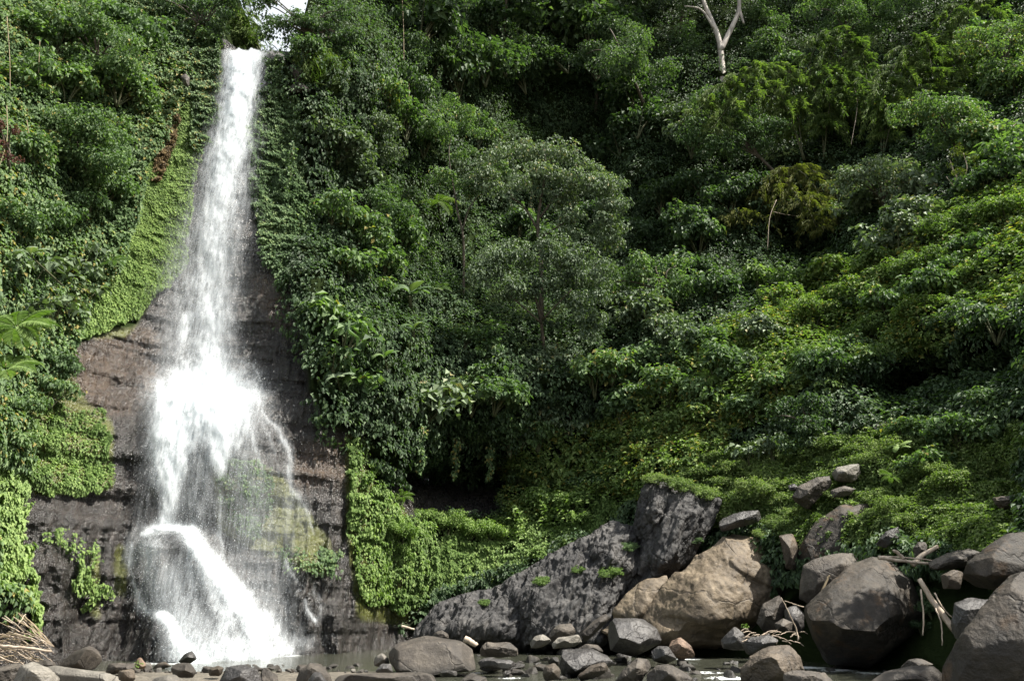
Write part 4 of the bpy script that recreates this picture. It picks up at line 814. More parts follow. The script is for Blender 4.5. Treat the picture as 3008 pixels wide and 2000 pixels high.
def ray(px, py, fwd):
    b = T(np.array([px]), np.array([py]))[0]; return at(px, py, b[1] - fwd)
def fern(px, py, rpx, n, mat, label, az=(0, 6.28), trunk=0.0, fwd=1.0):
    b = ray(px, py, fwd); r = rpx * b[1] / FPX
    t = thing("fern", tuple(b - np.array([0, 0, trunk])), label, "fern"); t.rotation_euler = (.75, 0, 0)
    if trunk:
        link("trunk", tubes("fern_trunk", [(curve([(0, .6, -.4), (0.03, .25, trunk * .5), (0, 0, trunk)], 4), np.linspace(.11, .08, 9))], M_BARK), t)
    for k in range(n):
        o = link("frond", FR[k % 3], t, (0, 0, trunk)); o.material_slots[0].link = 'OBJECT'; o.material_slots[0].material = LM[mat]
        q = r * random.uniform(.8, 1.1); o.scale = (q, q, q); o.rotation_euler = (0, random.uniform(-.25, .15), az[0] + (az[1] - az[0]) * (k + random.uniform(.2, .8)) / n)
fern(50, 965, 135, 18, 'lime', "large bright tree fern with arching fronds at the left edge", fwd=5)
fern(20, 1090, 120, 10, 'lime', "smaller fern under the big one at the left edge", fwd=5)
fern(330, 770, 62, 8, 'mid', "drooping fern on the wall left of the lime creeper", fwd=1.0)
fern(1290, 600, 85, 9, 'olive', "tree fern with long drooping fronds left of the slender tree", trunk=1.5, fwd=2.0)
fern(1270, 850, 70, 10, 'mid', "dark fern beside the banana plant", fwd=2.0)
fern(1180, 1460, 45, 8, 'lime', "bright fern hanging at the left end of the cave", fwd=.9)
def paddlemesh(length, width, droop, n=14):
    s = np.linspace(0, 1, n); a = 1.1 - s * droop; x = np.cumsum(np.cos(a)) * length / n; z = np.cumsum(np.sin(a)) * length / n
    w = width * np.clip(np.sin(np.clip((s - .12) / .88, 0, 1) * math.pi) ** .55, .04, 1) * .5
    rows = []
    for k, u in enumerate((-1, -.5, 0, .5, 1)): rows.append(np.stack([x, w * u, z + .25 * np.abs(u) * w - (.5 * w * abs(u) ** 2) + .02 * np.sin(s * 40) * abs(u)], 1))
    V = np.stack(rows, 1).reshape(-1, 3); return mesh("banana_leaf", V, gridfaces(n, 5), LM['mid'], {"tint": np.tile([.5, .6, .85, .6, .5], n)}, smooth=True)
PAD = [paddlemesh(1, .36, 1.8), paddlemesh(1, .33, 2.4), paddlemesh(1, .4, 1.3)]
def banana(px, py, rpx, label, n=7, mat='deep', name="banana_plant", cat="banana plant", fwd=2.2, h=1.6):
    b = ray(px, py, fwd); r = rpx * b[1] / FPX; t = thing(name, tuple(b), label, cat); t.rotation_euler = (.4, 0, 0)
    link("trunk", tubes("banana_trunk", [(curve([(0, fwd * .8, -1.2), (0, .2, 0), (0, 0, h)], 4), np.linspace(.2, .1, 9) * (1 if h > .4 else .25))], M_STEM), t)
    for k in range(n):
        o = link("leaf", PAD[k % 3], t, (0, 0, h)); o.material_slots[0].link = 'OBJECT'; o.material_slots[0].material = LM['grey'] if k == 2 and mat == 'deep' else LM[mat]
        q = r * random.uniform(.8, 1.15); o.scale = (q, q, q); o.rotation_euler = (0, random.uniform(-.2, .2), k * 2.4 + .6)
banana(1205, 900, 95, "banana plant with broad pale leaves in the shade left of centre", h=.7)
banana(1215, 1000, 70, "lower banana plant with torn upright leaves above the cave shrubs", 6, h=.6)
banana(2410, 760, 42, "small bright banana plant in the dark hollow", 4, 'lime', h=.3)
def umbrella_leaf(px, py, rpx, label, fwd=2.6):
    b = ray(px, py, fwd); r = rpx * b[1] / FPX; t = thing("round_leaf_plant", tuple(b), label, "plant")
    link("stem", tubes("leaf_stem", [(curve([(0, fwd * .8, -1.2), (0, .3, -.4), (0, 0, 0)], 4), np.linspace(.04, .025, 9))], M_STEM), t)
    n = 24; V = [(0, 0, 0)]; a = np.arange(n) / n * 6.283
    for q in (.5, 1): V += [(q * r * math.cos(x) * (1 + .05 * math.cos(x * 12)), -.25 * q * r - .5 * q * r * math.sin(x) * .6, q * r * math.sin(x) * .8 - .08 * q * q + .03 * (k % 2) * r) for k, x in enumerate(a)]
    F = [(0, 1 + k, 1 + (k + 1) % n, 0) for k in range(n)] + [(1 + k, 1 + n + k, 1 + n + (k + 1) % n, 1 + (k + 1) % n) for k in range(n)]
    bm = bmesh.new(); vs = [bm.verts.new(v) for v in V]
    for f in F: bm.faces.new([vs[i] for i in dict.fromkeys(f)])
    me = bpy.data.meshes.new("round_leaf"); bm.to_mesh(me); bm.free(); me.materials.append(LM['mid']); link("leaf", me, t)
def leafy_vine(label, px, py0, py1, mat='grey', fwd=2.2, wide=.22):
    a = ray(px, py0, fwd); n = 14; zz = at(px, py1, a[1])[2] - a[2]; c = np.stack([.12 * np.sin(np.arange(n) * .9), .08 * np.cos(np.arange(n) * 1.1), np.linspace(0, zz, n)], 1)
    t = thing("leafy_vine", tuple(a), label, "vine", "leafy vines hanging in the forest"); link("stem", tubes("vine_stem", [(c, np.linspace(.03, .015, n))], M_VINE, sides=4), t)
    m = int(abs(zz) * 60); u = RNG.random(m); P = np.stack([np.interp(u, np.linspace(0, 1, n), c[:, i]) for i in range(3)], 1) + rnd(m) * wide * (1 - .5 * u)[:, None]
    V, F, tt = leafgeo(P, np.array([0, -.7, .5]) + .6 * rnd(m), np.array([0, 0, -1.]) + .5 * rnd(m), .24, .16, RNG.random(m)); link("leaves", mesh("vine_leaves", V, F, LM[mat], {"tint": tt}), t)
for (px, a, b, mt, lab) in [(1186,60,190,'grey',"pale leafy vine hanging from the top edge left of top centre"), (1105,190,300,'mid',"short leafy vine right of the pale grass at the lip"), (1560,560,660,'grey',"vine tassel under the left side of the vine draped crown"), (1500,560,630,'grey',"shorter tassel at the left tip of the vine draped crown"),
  (1690,560,700,'pale',"pale vine tassel in the middle of the vine draped crown"), (1745,540,650,'grey',"vine tassel on the right side of the vine draped crown"), (1340,1290,1400,'mid',"leafy vine dangling over the left part of the cave"), (1440,1310,1410,'mid',"leafy vine dangling over the middle of the cave"), (1240,1250,1390,'mid',"long leafy vine at the left end of the cave"),
  (860,420,560,'mid',"leafy strand on the dark creeper right of the falls"), (1290,190,330,'deep',"dark leafy vine in the shaded top centre"), (1400,120,260,'deep',"dark leafy vine right of the shaded top centre one"), (1830,200,330,'mid',"leafy vine left of the pale forked trunk"), (420,180,330,'mid',"leafy vine on the left cliff near the lip")]: leafy_vine(lab, px, a, b, mt)
fern(1560, 1290, 50, 8, 'mid', "drooping fern at the right end of the cave mouth", fwd=1.5)
fern(1450, 960, 60, 9, 'mid', "fern in the shade beneath the slender tree", fwd=2)
fern(2080, 1110, 55, 9, 'lime', "bright fern in the middle of the green slope", fwd=2)
fern(2620, 1400, 42, 8, 'lime', "small bright fern above the driftwood slope", fwd=1.2)
fern(2500, 300, 60, 9, 'mid', "tree fern rosette between the bamboo plumes", fwd=3)
banana(2640, 1330, 45, "broad leaved bright plant right of the slope rocks", 6, 'lime', "broad_leaf_plant", "plant", 1.2, .2)
banana(2850, 1190, 55, "broad leaved plant at the lower rim of the deep shadow", 6, 'mid', "broad_leaf_plant", "plant", 1.5, .2)
banana(990, 1120, 60, "large leaved climber plant above the brown ledge", 7, 'grey', "broad_leaf_plant", "plant", 1.6, .1)
banana(1130, 1060, 60, "large leaved plant left of the lower banana plant", 7, 'mid', "broad_leaf_plant", "plant", 1.8, .1)
banana(90, 760, 75, "huge leaved plant on the left cliff above the tree fern", 6, 'grey', "broad_leaf_plant", "plant", 3, .1)
umbrella_leaf(1191, 708, 28, "upper round ribbed leaf in the shade above the banana plant")
umbrella_leaf(1226, 738, 26, "lower round ribbed leaf in the shade above the banana plant")

# ---------------------------------------------------------------- rocks
def hullbm(points):
    bm = bmesh.new(); vs = [bm.verts.new(p) for p in points]
    r = bmesh.ops.convex_hull(bm, input=vs); bmesh.ops.delete(bm, geom=list({g for g in r["geom_interior"] + r["geom_unused"] if isinstance(g, bmesh.types.BMVert)}), context='VERTS'); return bm
def rockmesh(name, hulls, vox, mat, rough=0.06, seed=1, fis=0.0, smooth_it=2, strat=0.0, cuts=0):
    bm = bmesh.new()
    for h in hulls:
        b = hullbm(h); tmp = bpy.data.meshes.new("t"); b.to_mesh(tmp); b.free(); bm.from_mesh(tmp); bpy.data.meshes.remove(tmp)
    bmesh.ops.recalc_face_normals(bm, faces=bm.faces)
    me = bpy.data.meshes.new(name); bm.to_mesh(me); bm.free()
    o = bpy.data.objects.new("tmp", me); COL.objects.link(o); m = o.modifiers.new("r", 'REMESH'); m.mode = 'VOXEL'; m.voxel_size = vox
    dg = bpy.context.evaluated_depsgraph_get(); out = bpy.data.meshes.new_from_object(o.evaluated_get(dg)); bpy.data.objects.remove(o); bpy.data.meshes.remove(me); me = out; me.name = name
    n = len(me.vertices); co = np.empty(n * 3, np.float32); me.vertices.foreach_get("co", co); co = co.reshape(-1, 3).astype(float)
    ed = np.empty(len(me.edges) * 2, np.int32); me.edges.foreach_get("vertices", ed); ed = ed.reshape(-1, 2)
    deg = np.bincount(ed.ravel(), minlength=n)[:, None]
    for _ in range(smooth_it):
        acc = np.zeros_like(co); np.add.at(acc, ed[:, 0], co[ed[:, 1]]); np.add.at(acc, ed[:, 1], co[ed[:, 0]]); co = .35 * co + .65 * acc / np.maximum(deg, 1)
    if cuts:
        rc = np.random.default_rng(seed * 13 + 5); ctr = co.mean(0)
        for _ in range(cuts):
            dv = rc.normal(size=3); dv /= np.linalg.norm(dv); q = (co - ctr) @ dv; lim = q.max() * rc.uniform(.80, .95); ex = np.clip(q - lim, 0, None); co = co - dv * ex[:, None] * .93
        for _ in range(2):
            acc = np.zeros_like(co); np.add.at(acc, ed[:, 0], co[ed[:, 1]]); np.add.at(acc, ed[:, 1], co[ed[:, 0]]); co = .5 * co + .5 * acc / np.maximum(deg, 1)
    me.vertices.foreach_set("co", co.astype(np.float32).ravel()); me.update()
    nr = np.empty(n * 3, np.float32); me.vertices.foreach_get("normal", nr); nr = nr.reshape(-1, 3)
    S = max(co.max(0) - co.min(0)); k = 3.0 / S; x, y, z = co[:, 0], co[:, 1], co[:, 2]
    d = rough * S * (.55 * fbm(x * k, y * k, z * k, seed, 3) + .35 * -np.abs(fbm(x * k * 2.3, y * k * 2.3, z * k * 2.3, seed + 9, 3)) + .30 * -np.abs(fbm(x * k * 6, y * k * 6, z * k * 6, seed + 20, 4, .6)) + .12 * fbm(x * k * 16, y * k * 16, z * k * 16, seed + 25, 3, .6))
    if strat: q = vn(x * .3, y * .3, z / strat + .4 * x, seed + 31); d += .02 * S * np.sign(q) * np.abs(q) ** .4
    if fis:
        u = x * .87 - z * .5; w = x * .5 + z * .87
        f = 1 - np.abs(fbm(u / .55, y / .8, w / 2.4, seed + 40, 5, .6)) * 3.2; d += fis * f + .8 * fis * fbm(x / 2.6, y / 2.6, z / 2.6, seed + 50, 3) - .35 * fis * np.abs(fbm(u * 2.5, y * 2, w * .8, seed + 60, 4, .6))
    co = co + nr * d[:, None]
    me.vertices.foreach_set("co", co.astype(np.float32).ravel()); me.polygons.foreach_set("use_smooth", np.ones(len(me.polygons), bool)); me.materials.clear(); me.materials.append(mat); me.update(); return me
def hullpts(outline, ridge, Y, thick, shrink=.85, jit=.0):
    c = np.mean(outline, 0); P = [at(x, y, Y) for x, y in outline] + [at(x, y, Y - d) for x, y, d in ridge]
    P += [at(c[0] + (x - c[0]) * shrink, c[1] + (y - c[1]) * shrink, Y + thick) for x, y in outline]; return np.array(P)
def boulder(label, Y, parts, mat, thick=1.5, vox=None, rough=.058, seed=1, fis=0, strat=0, name="boulder", cat="boulder", group=None, sm=7, cuts=16):
    hs = [hullpts(o, r, Y + (dy if dy else 0), thick) for (o, r, dy) in parts]
    A = np.concatenate(hs); b = np.array([A[:, 0].mean(), A[:, 1].mean(), A[:, 2].min()]); S = np.ptp(A, axis=0).max()
    me = rockmesh(name, [h - b for h in hs], vox or max(S / 95, .02), RM[mat], rough, seed, fis, sm, strat, 0 if fis else cuts)
    return tag(link(name, me, None, tuple(b)), label, cat, group)
# dark fissured outcrop
boulder("long dark grey fissured outcrop sloping down to the pool", 42.5, [
  ([(1215,1865),(1290,1775),(1400,1740),(1560,1690),(1560,1900),(1230,1900)], [(1400,1820,1.6),(1300,1860,1.2),(1500,1860,1.8)], 0),
  ([(1480,1710),(1600,1650),(1720,1590),(1800,1560),(1850,1640),(1830,1900),(1500,1900)], [(1640,1780,2.0),(1760,1760,2.2),(1600,1880,2.2),(1760,1880,2.4)], -.4),
  ([(1700,1600),(1800,1545),(1870,1560),(1900,1700),(1700,1800)], [(1800,1640,1.5)], -.6)], 'outc', 3.0, vox=.05, rough=.015, seed=5, fis=.27, name="rock_outcrop", cat="outcrop")
boulder("tall dark craggy outcrop with grass on top", 41.5, [
  ([(1870,1560),(1890,1440),(1925,1400),(1975,1430),(1970,1560),(1900,1640)], [(1930,1500,1.3)], 0),
  ([(1950,1445),(2010,1440),(2060,1470),(2115,1470),(2080,1540),(2010,1650),(1900,1730),(1880,1660),(1930,1560)], [(2010,1520,1.4),(1950,1640,1.8)], -.3)], 'outc', 2.6, vox=.05, rough=.02, seed=8, fis=.25, name="rock_outcrop", cat="outcrop")
# big tan boulder
boulder("huge sunlit tan boulder with cracked sloping face", 38.5, [
  ([(1950,1720),(2020,1640),(2150,1552),(2230,1570),(2310,1650),(2325,1720),(2240,1860),(2180,1895),(1860,1900),(1880,1830)], [(2160,1690,1.6),(2060,1760,2.0),(2120,1850,2.3),(1980,1870,1.9),(2260,1720,1.0)], 0),
  ([(1840,1750),(1900,1700),(1960,1690),(1960,1800),(1780,1900),(1720,1895)], [(1880,1800,.8)], .6)], 'tan', 2.6, vox=.05, rough=.034, seed=11, strat=.7, sm=3, cuts=5)
boulder("upright brown boulder lit on its right end, between tan boulder and slope", 36.2, [
  ([(2330,1600),(2380,1540),(2470,1480),(2560,1475),(2585,1530),(2570,1580),(2490,1640),(2460,1700),(2340,1670)], [(2470,1520,1.0),(2475,1640,.9),(2380,1620,.8)], 0)], 'dbrown', 1.8, rough=.03, seed=14)
boulder("narrow upright rock wedged left of the upright brown boulder", 36.6, [([(2285,1560),(2330,1565),(2345,1600),(2340,1680),(2310,1680)], [(2320,1610,.5)], 0)], 'brown', 1.0, rough=.04, seed=15)
boulder("blocky angular boulder with scratched face behind the big dark boulder", 33.8, [
  ([(2355,1660),(2385,1640),(2500,1615),(2530,1640),(2500,1760),(2420,1800),(2345,1760)], [(2400,1680,.8),(2480,1650,.8),(2400,1760,.7)], 0)], 'grey', 1.6, rough=.03, seed=17)
boulder("big dark rounded boulder with overhanging black underside", 31.0, [
  ([(2500,1655),(2570,1628),(2640,1640),(2680,1700),(2715,1800),(2690,1890),(2600,1965),(2420,1950),(2385,1880),(2358,1800),(2360,1780),(2420,1745)], [(2375,1800,1.6),(2480,1835,2.6),(2600,1860,2.6),(2660,1860,1.7),(2560,1740,1.2),(2640,1760,1.3)], 0)], 'dbrown', 2.6, vox=.06, rough=.03, seed=19)
boulder("huge rounded dark boulder cut off by the right edge of the picture", 15.0, [
  ([(2755,2060),(2760,1960),(2800,1890),(2860,1850),(2880,1780),(2940,1720),(2970,1670),(3010,1690),(3120,1680),(3160,2060)], [(2900,1900,.5),(2980,1800,.8),(3050,1900,1.1),(2850,2000,.7)], 0)], 'dbrown', 1.6, vox=.03, rough=.035, seed=23)
boulder("large smooth dark boulder at the right edge above the huge one", 23.5, [
  ([(2815,1700),(2840,1650),(2900,1600),(2960,1565),(3060,1555),(3150,1620),(3120,1760),(2950,1740),(2860,1730)], [(2940,1640,1.0),(3040,1660,1.2),(2850,1690,.5)], 0)], 'dbrown', 2.2, rough=.02, seed=25)
boulder("dark rock tucked between the dead branches and the huge right boulder", 21.5, [([(2800,1770),(2850,1750),(2920,1760),(2900,1860),(2830,1900),(2790,1860)], [(2850,1800,.6)], 0)], 'dark', 1.2, seed=26)
boulder("small jagged rock below the smooth right edge boulder", 22.6, [([(2760,1690),(2800,1670),(2830,1680),(2820,1730),(2770,1730)], [(2790,1700,.3)], 0)], 'brown', .8, seed=27)
boulder("low long rock behind the driftwood logs", 27.5, [([(2720,1650),(2780,1625),(2850,1610),(2885,1620),(2870,1660),(2740,1680)], [(2800,1640,.5)], 0)], 'grey', 1.0, seed=28)
boulder("rounded grey stone sitting in herbs behind the driftwood", 30.0, [([(2680,1610),(2695,1590),(2720,1590),(2730,1625),(2690,1640)], [(2705,1610,.3)], 0)], 'grey', .5, seed=29, name="rock", cat="rock")
boulder("grey slab rock leaning on the slope, left of the pair in the grass", 37.0, [([(2325,1460),(2345,1425),(2400,1400),(2440,1395),(2445,1425),(2390,1450),(2375,1500),(2335,1480)], [(2375,1440,.6)], 0)], 'grey', 1.0, seed=31)
boulder("pale angular rock, the highest one in the grassy slope", 37.0, [([(2440,1390),(2460,1370),(2525,1360),(2530,1400),(2500,1420),(2445,1412)], [(2480,1385,.5)], 0)], 'pale', .9, seed=32)
boulder("small flat rock under the pale angular rock on the slope", 36.6, [([(2440,1440),(2480,1425),(2515,1435),(2500,1455),(2440,1465)], [(2475,1440,.3)], 0)], 'grey', .6, seed=33)
boulder("small dark stone left of the leaning slab in the grass", 37.8, [([(2314,1425),(2335,1418),(2345,1430),(2335,1445),(2316,1442)], [(2328,1430,.2)], 0)], 'dark', .4, seed=34, name="rock", cat="rock")
boulder("long low dark slab above the tan boulder", 38.6, [([(2090,1550),(2120,1520),(2180,1500),(2255,1495),(2240,1525),(2180,1550),(2110,1565)], [(2160,1530,.6)], 0)], 'dark', 1.2, seed=35)
boulder("dark rock slab in the deep shadow of the right slope", 40.2, [([(2510,1255),(2560,1245),(2610,1235),(2600,1275),(2540,1300)], [(2560,1265,.5)], 0)], 'dark', 1.0, seed=36)
boulder("dark low rock in grass beneath the shadowed slab", 39.0, [([(2515,1320),(2550,1308),(2570,1325),(2530,1345)], [(2540,1325,.3)], 0)], 'dark', .6, seed=37, name="rock", cat="rock")
boulder("brown rock half buried in plants at the right edge, upper slope", 29.6, [([(2900,1460),(2980,1450),(3060,1455),(3050,1500),(2940,1500)], [(2990,1470,.5)], 0)], 'brown', 1.0, seed=38)
boulder("long dark rock in plants left of the rounded stone", 32.0, [([(2570,1600),(2600,1560),(2640,1545),(2645,1580),(2600,1610)], [(2610,1580,.5)], 0)], 'dark', .8, seed=39)
boulder("dark wet rock at the right side of the waterfall lip", 45.6, [([(778,160),(800,146),(830,152),(842,175),(820,215),(785,240)], [(808,180,.6)], 0)], 'dark', 1.2, seed=151)
boulder("rounded wet boulder just right of the falling water, below the lip", 45.0, [([(755,250),(780,238),(800,245),(802,270),(785,285),(758,280)], [(780,262,.6)], 0)], 'dark', 1.0, seed=152)
boulder("pale brown ledge rock beneath the dry grass tuft at the lip", 45.6, [([(845,190),(875,175),(900,200),(925,240),(905,262),(860,250)], [(885,220,.8)], 0)], 'brown', 1.4, seed=153)
boulder("grey overhanging rock below the pale brown ledge rock", 45.0, [([(838,262),(870,240),(905,245),(912,270),(880,272),(850,275)], [(880,255,.7)], 0)], 'grey', 1.2, seed=154)
boulder("small bare rock showing through the creeper left of the upper fall", 41.8, [([(530,225),(545,215),(558,228),(555,262),(538,250)], [(545,235,.4)], 0)], 'grey', .8, seed=155, name="rock", cat="rock")
# gap between tan and big dark
boulder("shadowed boulder in the gap under the angular block", 34.5, [([(2220,1830),(2240,1770),(2290,1745),(2310,1780),(2290,1850),(2230,1860)], [(2260,1790,.7)], 0)], 'grey', 1.0, seed=41)
boulder("rounded grey rock in the gap just left of the big dark boulder", 33.0, [([(2275,1830),(2300,1815),(2330,1825),(2325,1860),(2280,1850)], [(2300,1835,.4)], 0)], 'grey', .7, seed=42)
boulder("dark rock deep in the gap behind the dead twigs", 33.4, [([(2300,1790),(2340,1770),(2365,1800),(2360,1860),(2310,1850)], [(2335,1810,.5)], 0)], 'dark', .8, seed=43)
# stream boulders
boulder("dark boulder with flat grey top and black undercut in the stream", 33.5, [
  ([(1778,1835),(1800,1812),(1890,1815),(1930,1840),(1950,1885),(1915,1905),(1860,1935),(1790,1910)], [(1800,1865,1.0),(1890,1882,1.1),(1840,1830,.6)], 0)], 'dark', 1.8, rough=.03, seed=45)
boulder("black wet rock right of the undercut stream boulder", 31.5, [([(1910,1910),(1935,1895),(1965,1898),(1990,1935),(1960,1950),(1915,1945)], [(1945,1915,.6)], 0)], 'dark', .9, seed=46)
boulder("reddish brown ridged rock behind the black wet rock", 32.8, [([(1960,1880),(2000,1872),(2030,1895),(2045,1930),(1990,1940),(1965,1910)], [(2000,1900,.6)], 0)], 'red', .9, seed=47)
boulder("large flat pale topped boulder beside the pool", 28.5, [
  ([(1140,1915),(1170,1885),(1255,1865),(1290,1872),(1350,1880),(1395,1905),(1400,1970),(1170,1985),(1142,1940)], [(1168,1890,.6),(1170,1970,1.0),(1390,1965,.9),(1290,1885,.7),(1280,1980,1.2)], 0)], 'grey', 1.7, vox=.04, rough=.018, seed=49)
boulder("pale round rock behind the flat boulder", 31.0, [([(1265,1868),(1280,1855),(1300,1850),(1318,1862),(1322,1885),(1270,1885)], [(1295,1865,.4)], 0)], 'grey', .8, seed=50)
boulder("long dark slab lying along the bottom edge under the flat boulder", 22.0, [([(968,1985),(985,1978),(1240,1972),(1285,1982),(1295,2040),(970,2040)], [(990,1985,.5),(1260,1990,.6)], 0)], 'grey', 1.0, rough=.012, seed=52)
boulder("large dark low boulder in midstream at the bottom", 28.0, [([(1632,1915),(1660,1905),(1740,1905),(1800,1925),(1825,1945),(1780,1965),(1700,1985),(1650,1985)], [(1660,1925,.9),(1740,1925,.8),(1690,1970,1.0)], 0)], 'dark', 1.2, seed=54)
boulder("grey rock slab behind the large low midstream boulder", 30.5, [([(1690,1905),(1720,1890),(1760,1893),(1775,1915),(1730,1925),(1695,1920)], [(1735,1902,.4)], 0)], 'grey', .7, seed=55)
boulder("mossy brown rock leaning on the large midstream boulder", 25.5, [([(1690,1985),(1730,1955),(1775,1943),(1795,1965),(1760,1985),(1700,2005)], [(1750,1962,.4)], 0)], 'brown', .7, seed=56)
boulder("tall grey slanted rock at the bottom, centre right", 23.5, [([(1800,2010),(1830,1965),(1880,1925),(1905,1930),(1918,1955),(1890,1985),(1860,2030)], [(1870,1960,.5)], 0)], 'grey', .8, seed=57)
boulder("wide grey rock at the bottom, right of the slanted one", 23.0, [([(1895,1980),(1930,1950),(1960,1945),(2000,1965),(2040,1995),(2040,2040),(1900,2040)], [(1960,1975,.6)], 0)], 'grey', .9, seed=58)
boulder("rounded brown boulder at the bottom with sunlit top, right of the rapids", 23.0, [([(2175,1960),(2200,1925),(2260,1895),(2320,1890),(2355,1925),(2370,1975),(2360,2040),(2170,2040)], [(2260,1935,.8),(2330,1960,.8)], 0)], 'brown', 1.2, seed=60)
boulder("flat grey rock in front of the rounded brown boulder", 19.5, [([(2300,1975),(2330,1965),(2420,1970),(2455,1985),(2440,2040),(2300,2040)], [(2370,1990,.4)], 0)], 'grey', .7, seed=61)
boulder("pale smooth slab at the bottom beside the huge right boulder", 17.5, [([(2540,2010),(2600,1970),(2680,1952),(2765,1955),(2790,2050),(2540,2050)], [(2650,1990,.4),(2740,1985,.4)], 0)], 'grey', 1.0, rough=.012, seed=62)
boulder("grey hump of rock behind the pale bottom slab", 21.0, [([(2640,1960),(2670,1935),(2710,1932),(2745,1950),(2730,1965),(2650,1970)], [(2690,1950,.3)], 0)], 'grey', .6, seed=63)
boulder("jagged dark rock at the pool shore below the tan boulder", 31.0, [([(2115,1880),(2160,1835),(2185,1860),(2200,1905),(2170,1915),(2120,1905)], [(2160,1875,.5)], 0)], 'dark', .7, seed=64)
boulder("broken dark rock right of the jagged one", 29.5, [([(2175,1895),(2200,1870),(2260,1860),(2290,1880),(2260,1905),(2190,1925)], [(2230,1890,.5)], 0)], 'dark', .7, seed=65)
boulder("flat pale stone with grassy top between outcrop and stream", 34.0, [([(1615,1895),(1640,1870),(1700,1862),(1712,1885),(1690,1900),(1620,1905)], [(1665,1880,.4)], 0)], 'pale', .7, seed=66)
boulder("veined grey rock behind the flat pale stone", 36.0, [([(1608,1860),(1640,1832),(1680,1828),(1695,1855),(1680,1875),(1615,1890)], [(1650,1850,.5)], 0)], 'grey', .8, seed=67)
boulder("ridged grey rock leaning against the tan boulder's left toe", 36.5, [([(1695,1870),(1745,1820),(1790,1795),(1800,1810),(1740,1870),(1715,1890)], [(1745,1840,.4)], 0)], 'grey', .8, seed=68)
boulder("pale lumpy stone left of the veined rock", 35.0, [([(1555,1890),(1570,1868),(1600,1860),(1620,1880),(1600,1902),(1560,1905)], [(1585,1880,.3)], 0)], 'pale', .6, seed=69)
boulder("grey squared rock right of the large flat boulder", 29.0, [([(1405,1905),(1430,1885),(1500,1885),(1530,1910),(1520,1930),(1410,1930)], [(1460,1905,.5)], 0)], 'grey', .9, seed=70)
boulder("thin dark slab at the flat boulder's right corner", 27.6, [([(1400,1945),(1420,1930),(1500,1935),(1530,1955),(1480,1965),(1410,1960)], [(1450,1945,.4)], 0)], 'dark', .6, seed=71)
boulder("brown rounded rock with rusty top at the bottom centre right", 25.0, [([(1590,1985),(1600,1955),(1630,1945),(1648,1965),(1645,1995),(1600,2000)], [(1620,1970,.4)], 0)], 'brown', .5, seed=72)
# left foreground
boulder("wedge shaped grey boulder at the cliff foot on the left", 27.0, [([(170,1958),(205,1920),(265,1892),(285,1895),(305,1940),(275,1970),(180,1975)], [(265,1905,.6),(230,1950,.7)], 0)], 'grey', 1.2, vox=.035, rough=.02, seed=74)
boulder("long flat sandy slab lying across the bottom left", 22.5, [([(120,1955),(160,1953),(310,1972),(380,1995),(385,2040),(140,2040)], [(220,1972,.4),(320,1985,.4)], 0)], 'pale', 1.4, rough=.012, seed=75)
boulder("grey pointed boulder at the bottom left corner", 20.5, [([(30,2010),(60,1955),(95,1942),(140,1960),(180,1988),(170,2040),(30,2040)], [(100,1965,.5),(130,1990,.5)], 0)], 'pale', .9, seed=76)
boulder("dark boulder cut by the left edge below the brush pile", 21.5, [([(-60,1965),(0,1955),(50,1945),(70,1950),(60,2040),(-60,2040)], [(10,1975,.5)], 0)], 'grey', .9, seed=77)
boulder("low grey rock behind the sandy slab", 24.0, [([(100,1945),(130,1935),(165,1945),(170,1965),(110,1965)], [(135,1950,.3)], 0)], 'grey', .6, seed=78)
boulder("brown mossy block right of the wedge boulder", 22.0, [([(345,1970),(370,1962),(395,1965),(400,1995),(380,2010),(345,1995)], [(370,1975,.3)], 0)], 'brown', .5, seed=79)
boulder("rough grey rock near the small yellow plant", 24.5, [([(310,1970),(320,1948),(350,1944),(390,1950),(400,1970),(330,1980)], [(350,1960,.4)], 0)], 'grey', .6, seed=80)
boulder("reddish pointed stone with a small yellow plant beside it", 26.0, [([(395,1955),(400,1935),(415,1928),(430,1950),(428,1965),(398,1965)], [(412,1945,.2)], 0)], 'red', .4, seed=81, name="rock", cat="rock")
boulder("dark triangular rock at the foot of the falls", 31.0, [([(520,1945),(545,1915),(565,1909),(582,1935),(560,1950),(530,1950)], [(558,1925,.5)], 0)], 'dark', .6, seed=82)
boulder("rounded dark boulder at the bottom, below the falls", 22.5, [([(500,1960),(520,1945),(560,1945),(580,1965),(575,1990),(510,1990)], [(545,1960,.4)], 0)], 'grey', .6, seed=83)
boulder("speckled pale boulder on the bottom edge below the falls", 20.5, [([(440,2000),(470,1980),(510,1976),(545,2000),(550,2040),(440,2040)], [(490,1992,.3)], 0)], 'pale', .6, seed=84)
boulder("dark angular boulder on the bottom edge right below the falls", 20.5, [([(640,2000),(665,1955),(720,1950),(770,1965),(780,2040),(640,2040)], [(690,1975,.4)], 0)], 'dark', .8, seed=85)
boulder("yellowish small rock left of the dark angular boulder", 24.0, [([(610,1965),(640,1952),(660,1960),(650,1985),(615,1985)], [(635,1967,.3)], 0)], 'brown', .4, seed=86, name="rock", cat="rock")
boulder("large smooth grey boulder at the bottom, left of the dark slab", 20.8, [([(865,2010),(880,1965),(910,1945),(945,1948),(975,1985),(975,2040),(865,2040)], [(920,1965,.5)], 0)], 'grey', .8, seed=87)
boulder("angular dark wedge in front of the smooth grey boulder", 18.5, [([(895,2010),(925,1968),(945,1975),(965,2005),(960,2040),(895,2040)], [(930,1985,.3)], 0)], 'dark', .5, seed=88)
boulder("pair end grey rock beside the gravel at the bottom", 21.2, [([(755,2010),(770,1960),(785,1955),(820,1985),(820,2040),(755,2040)], [(785,1975,.3)], 0)], 'grey', .6, seed=89)
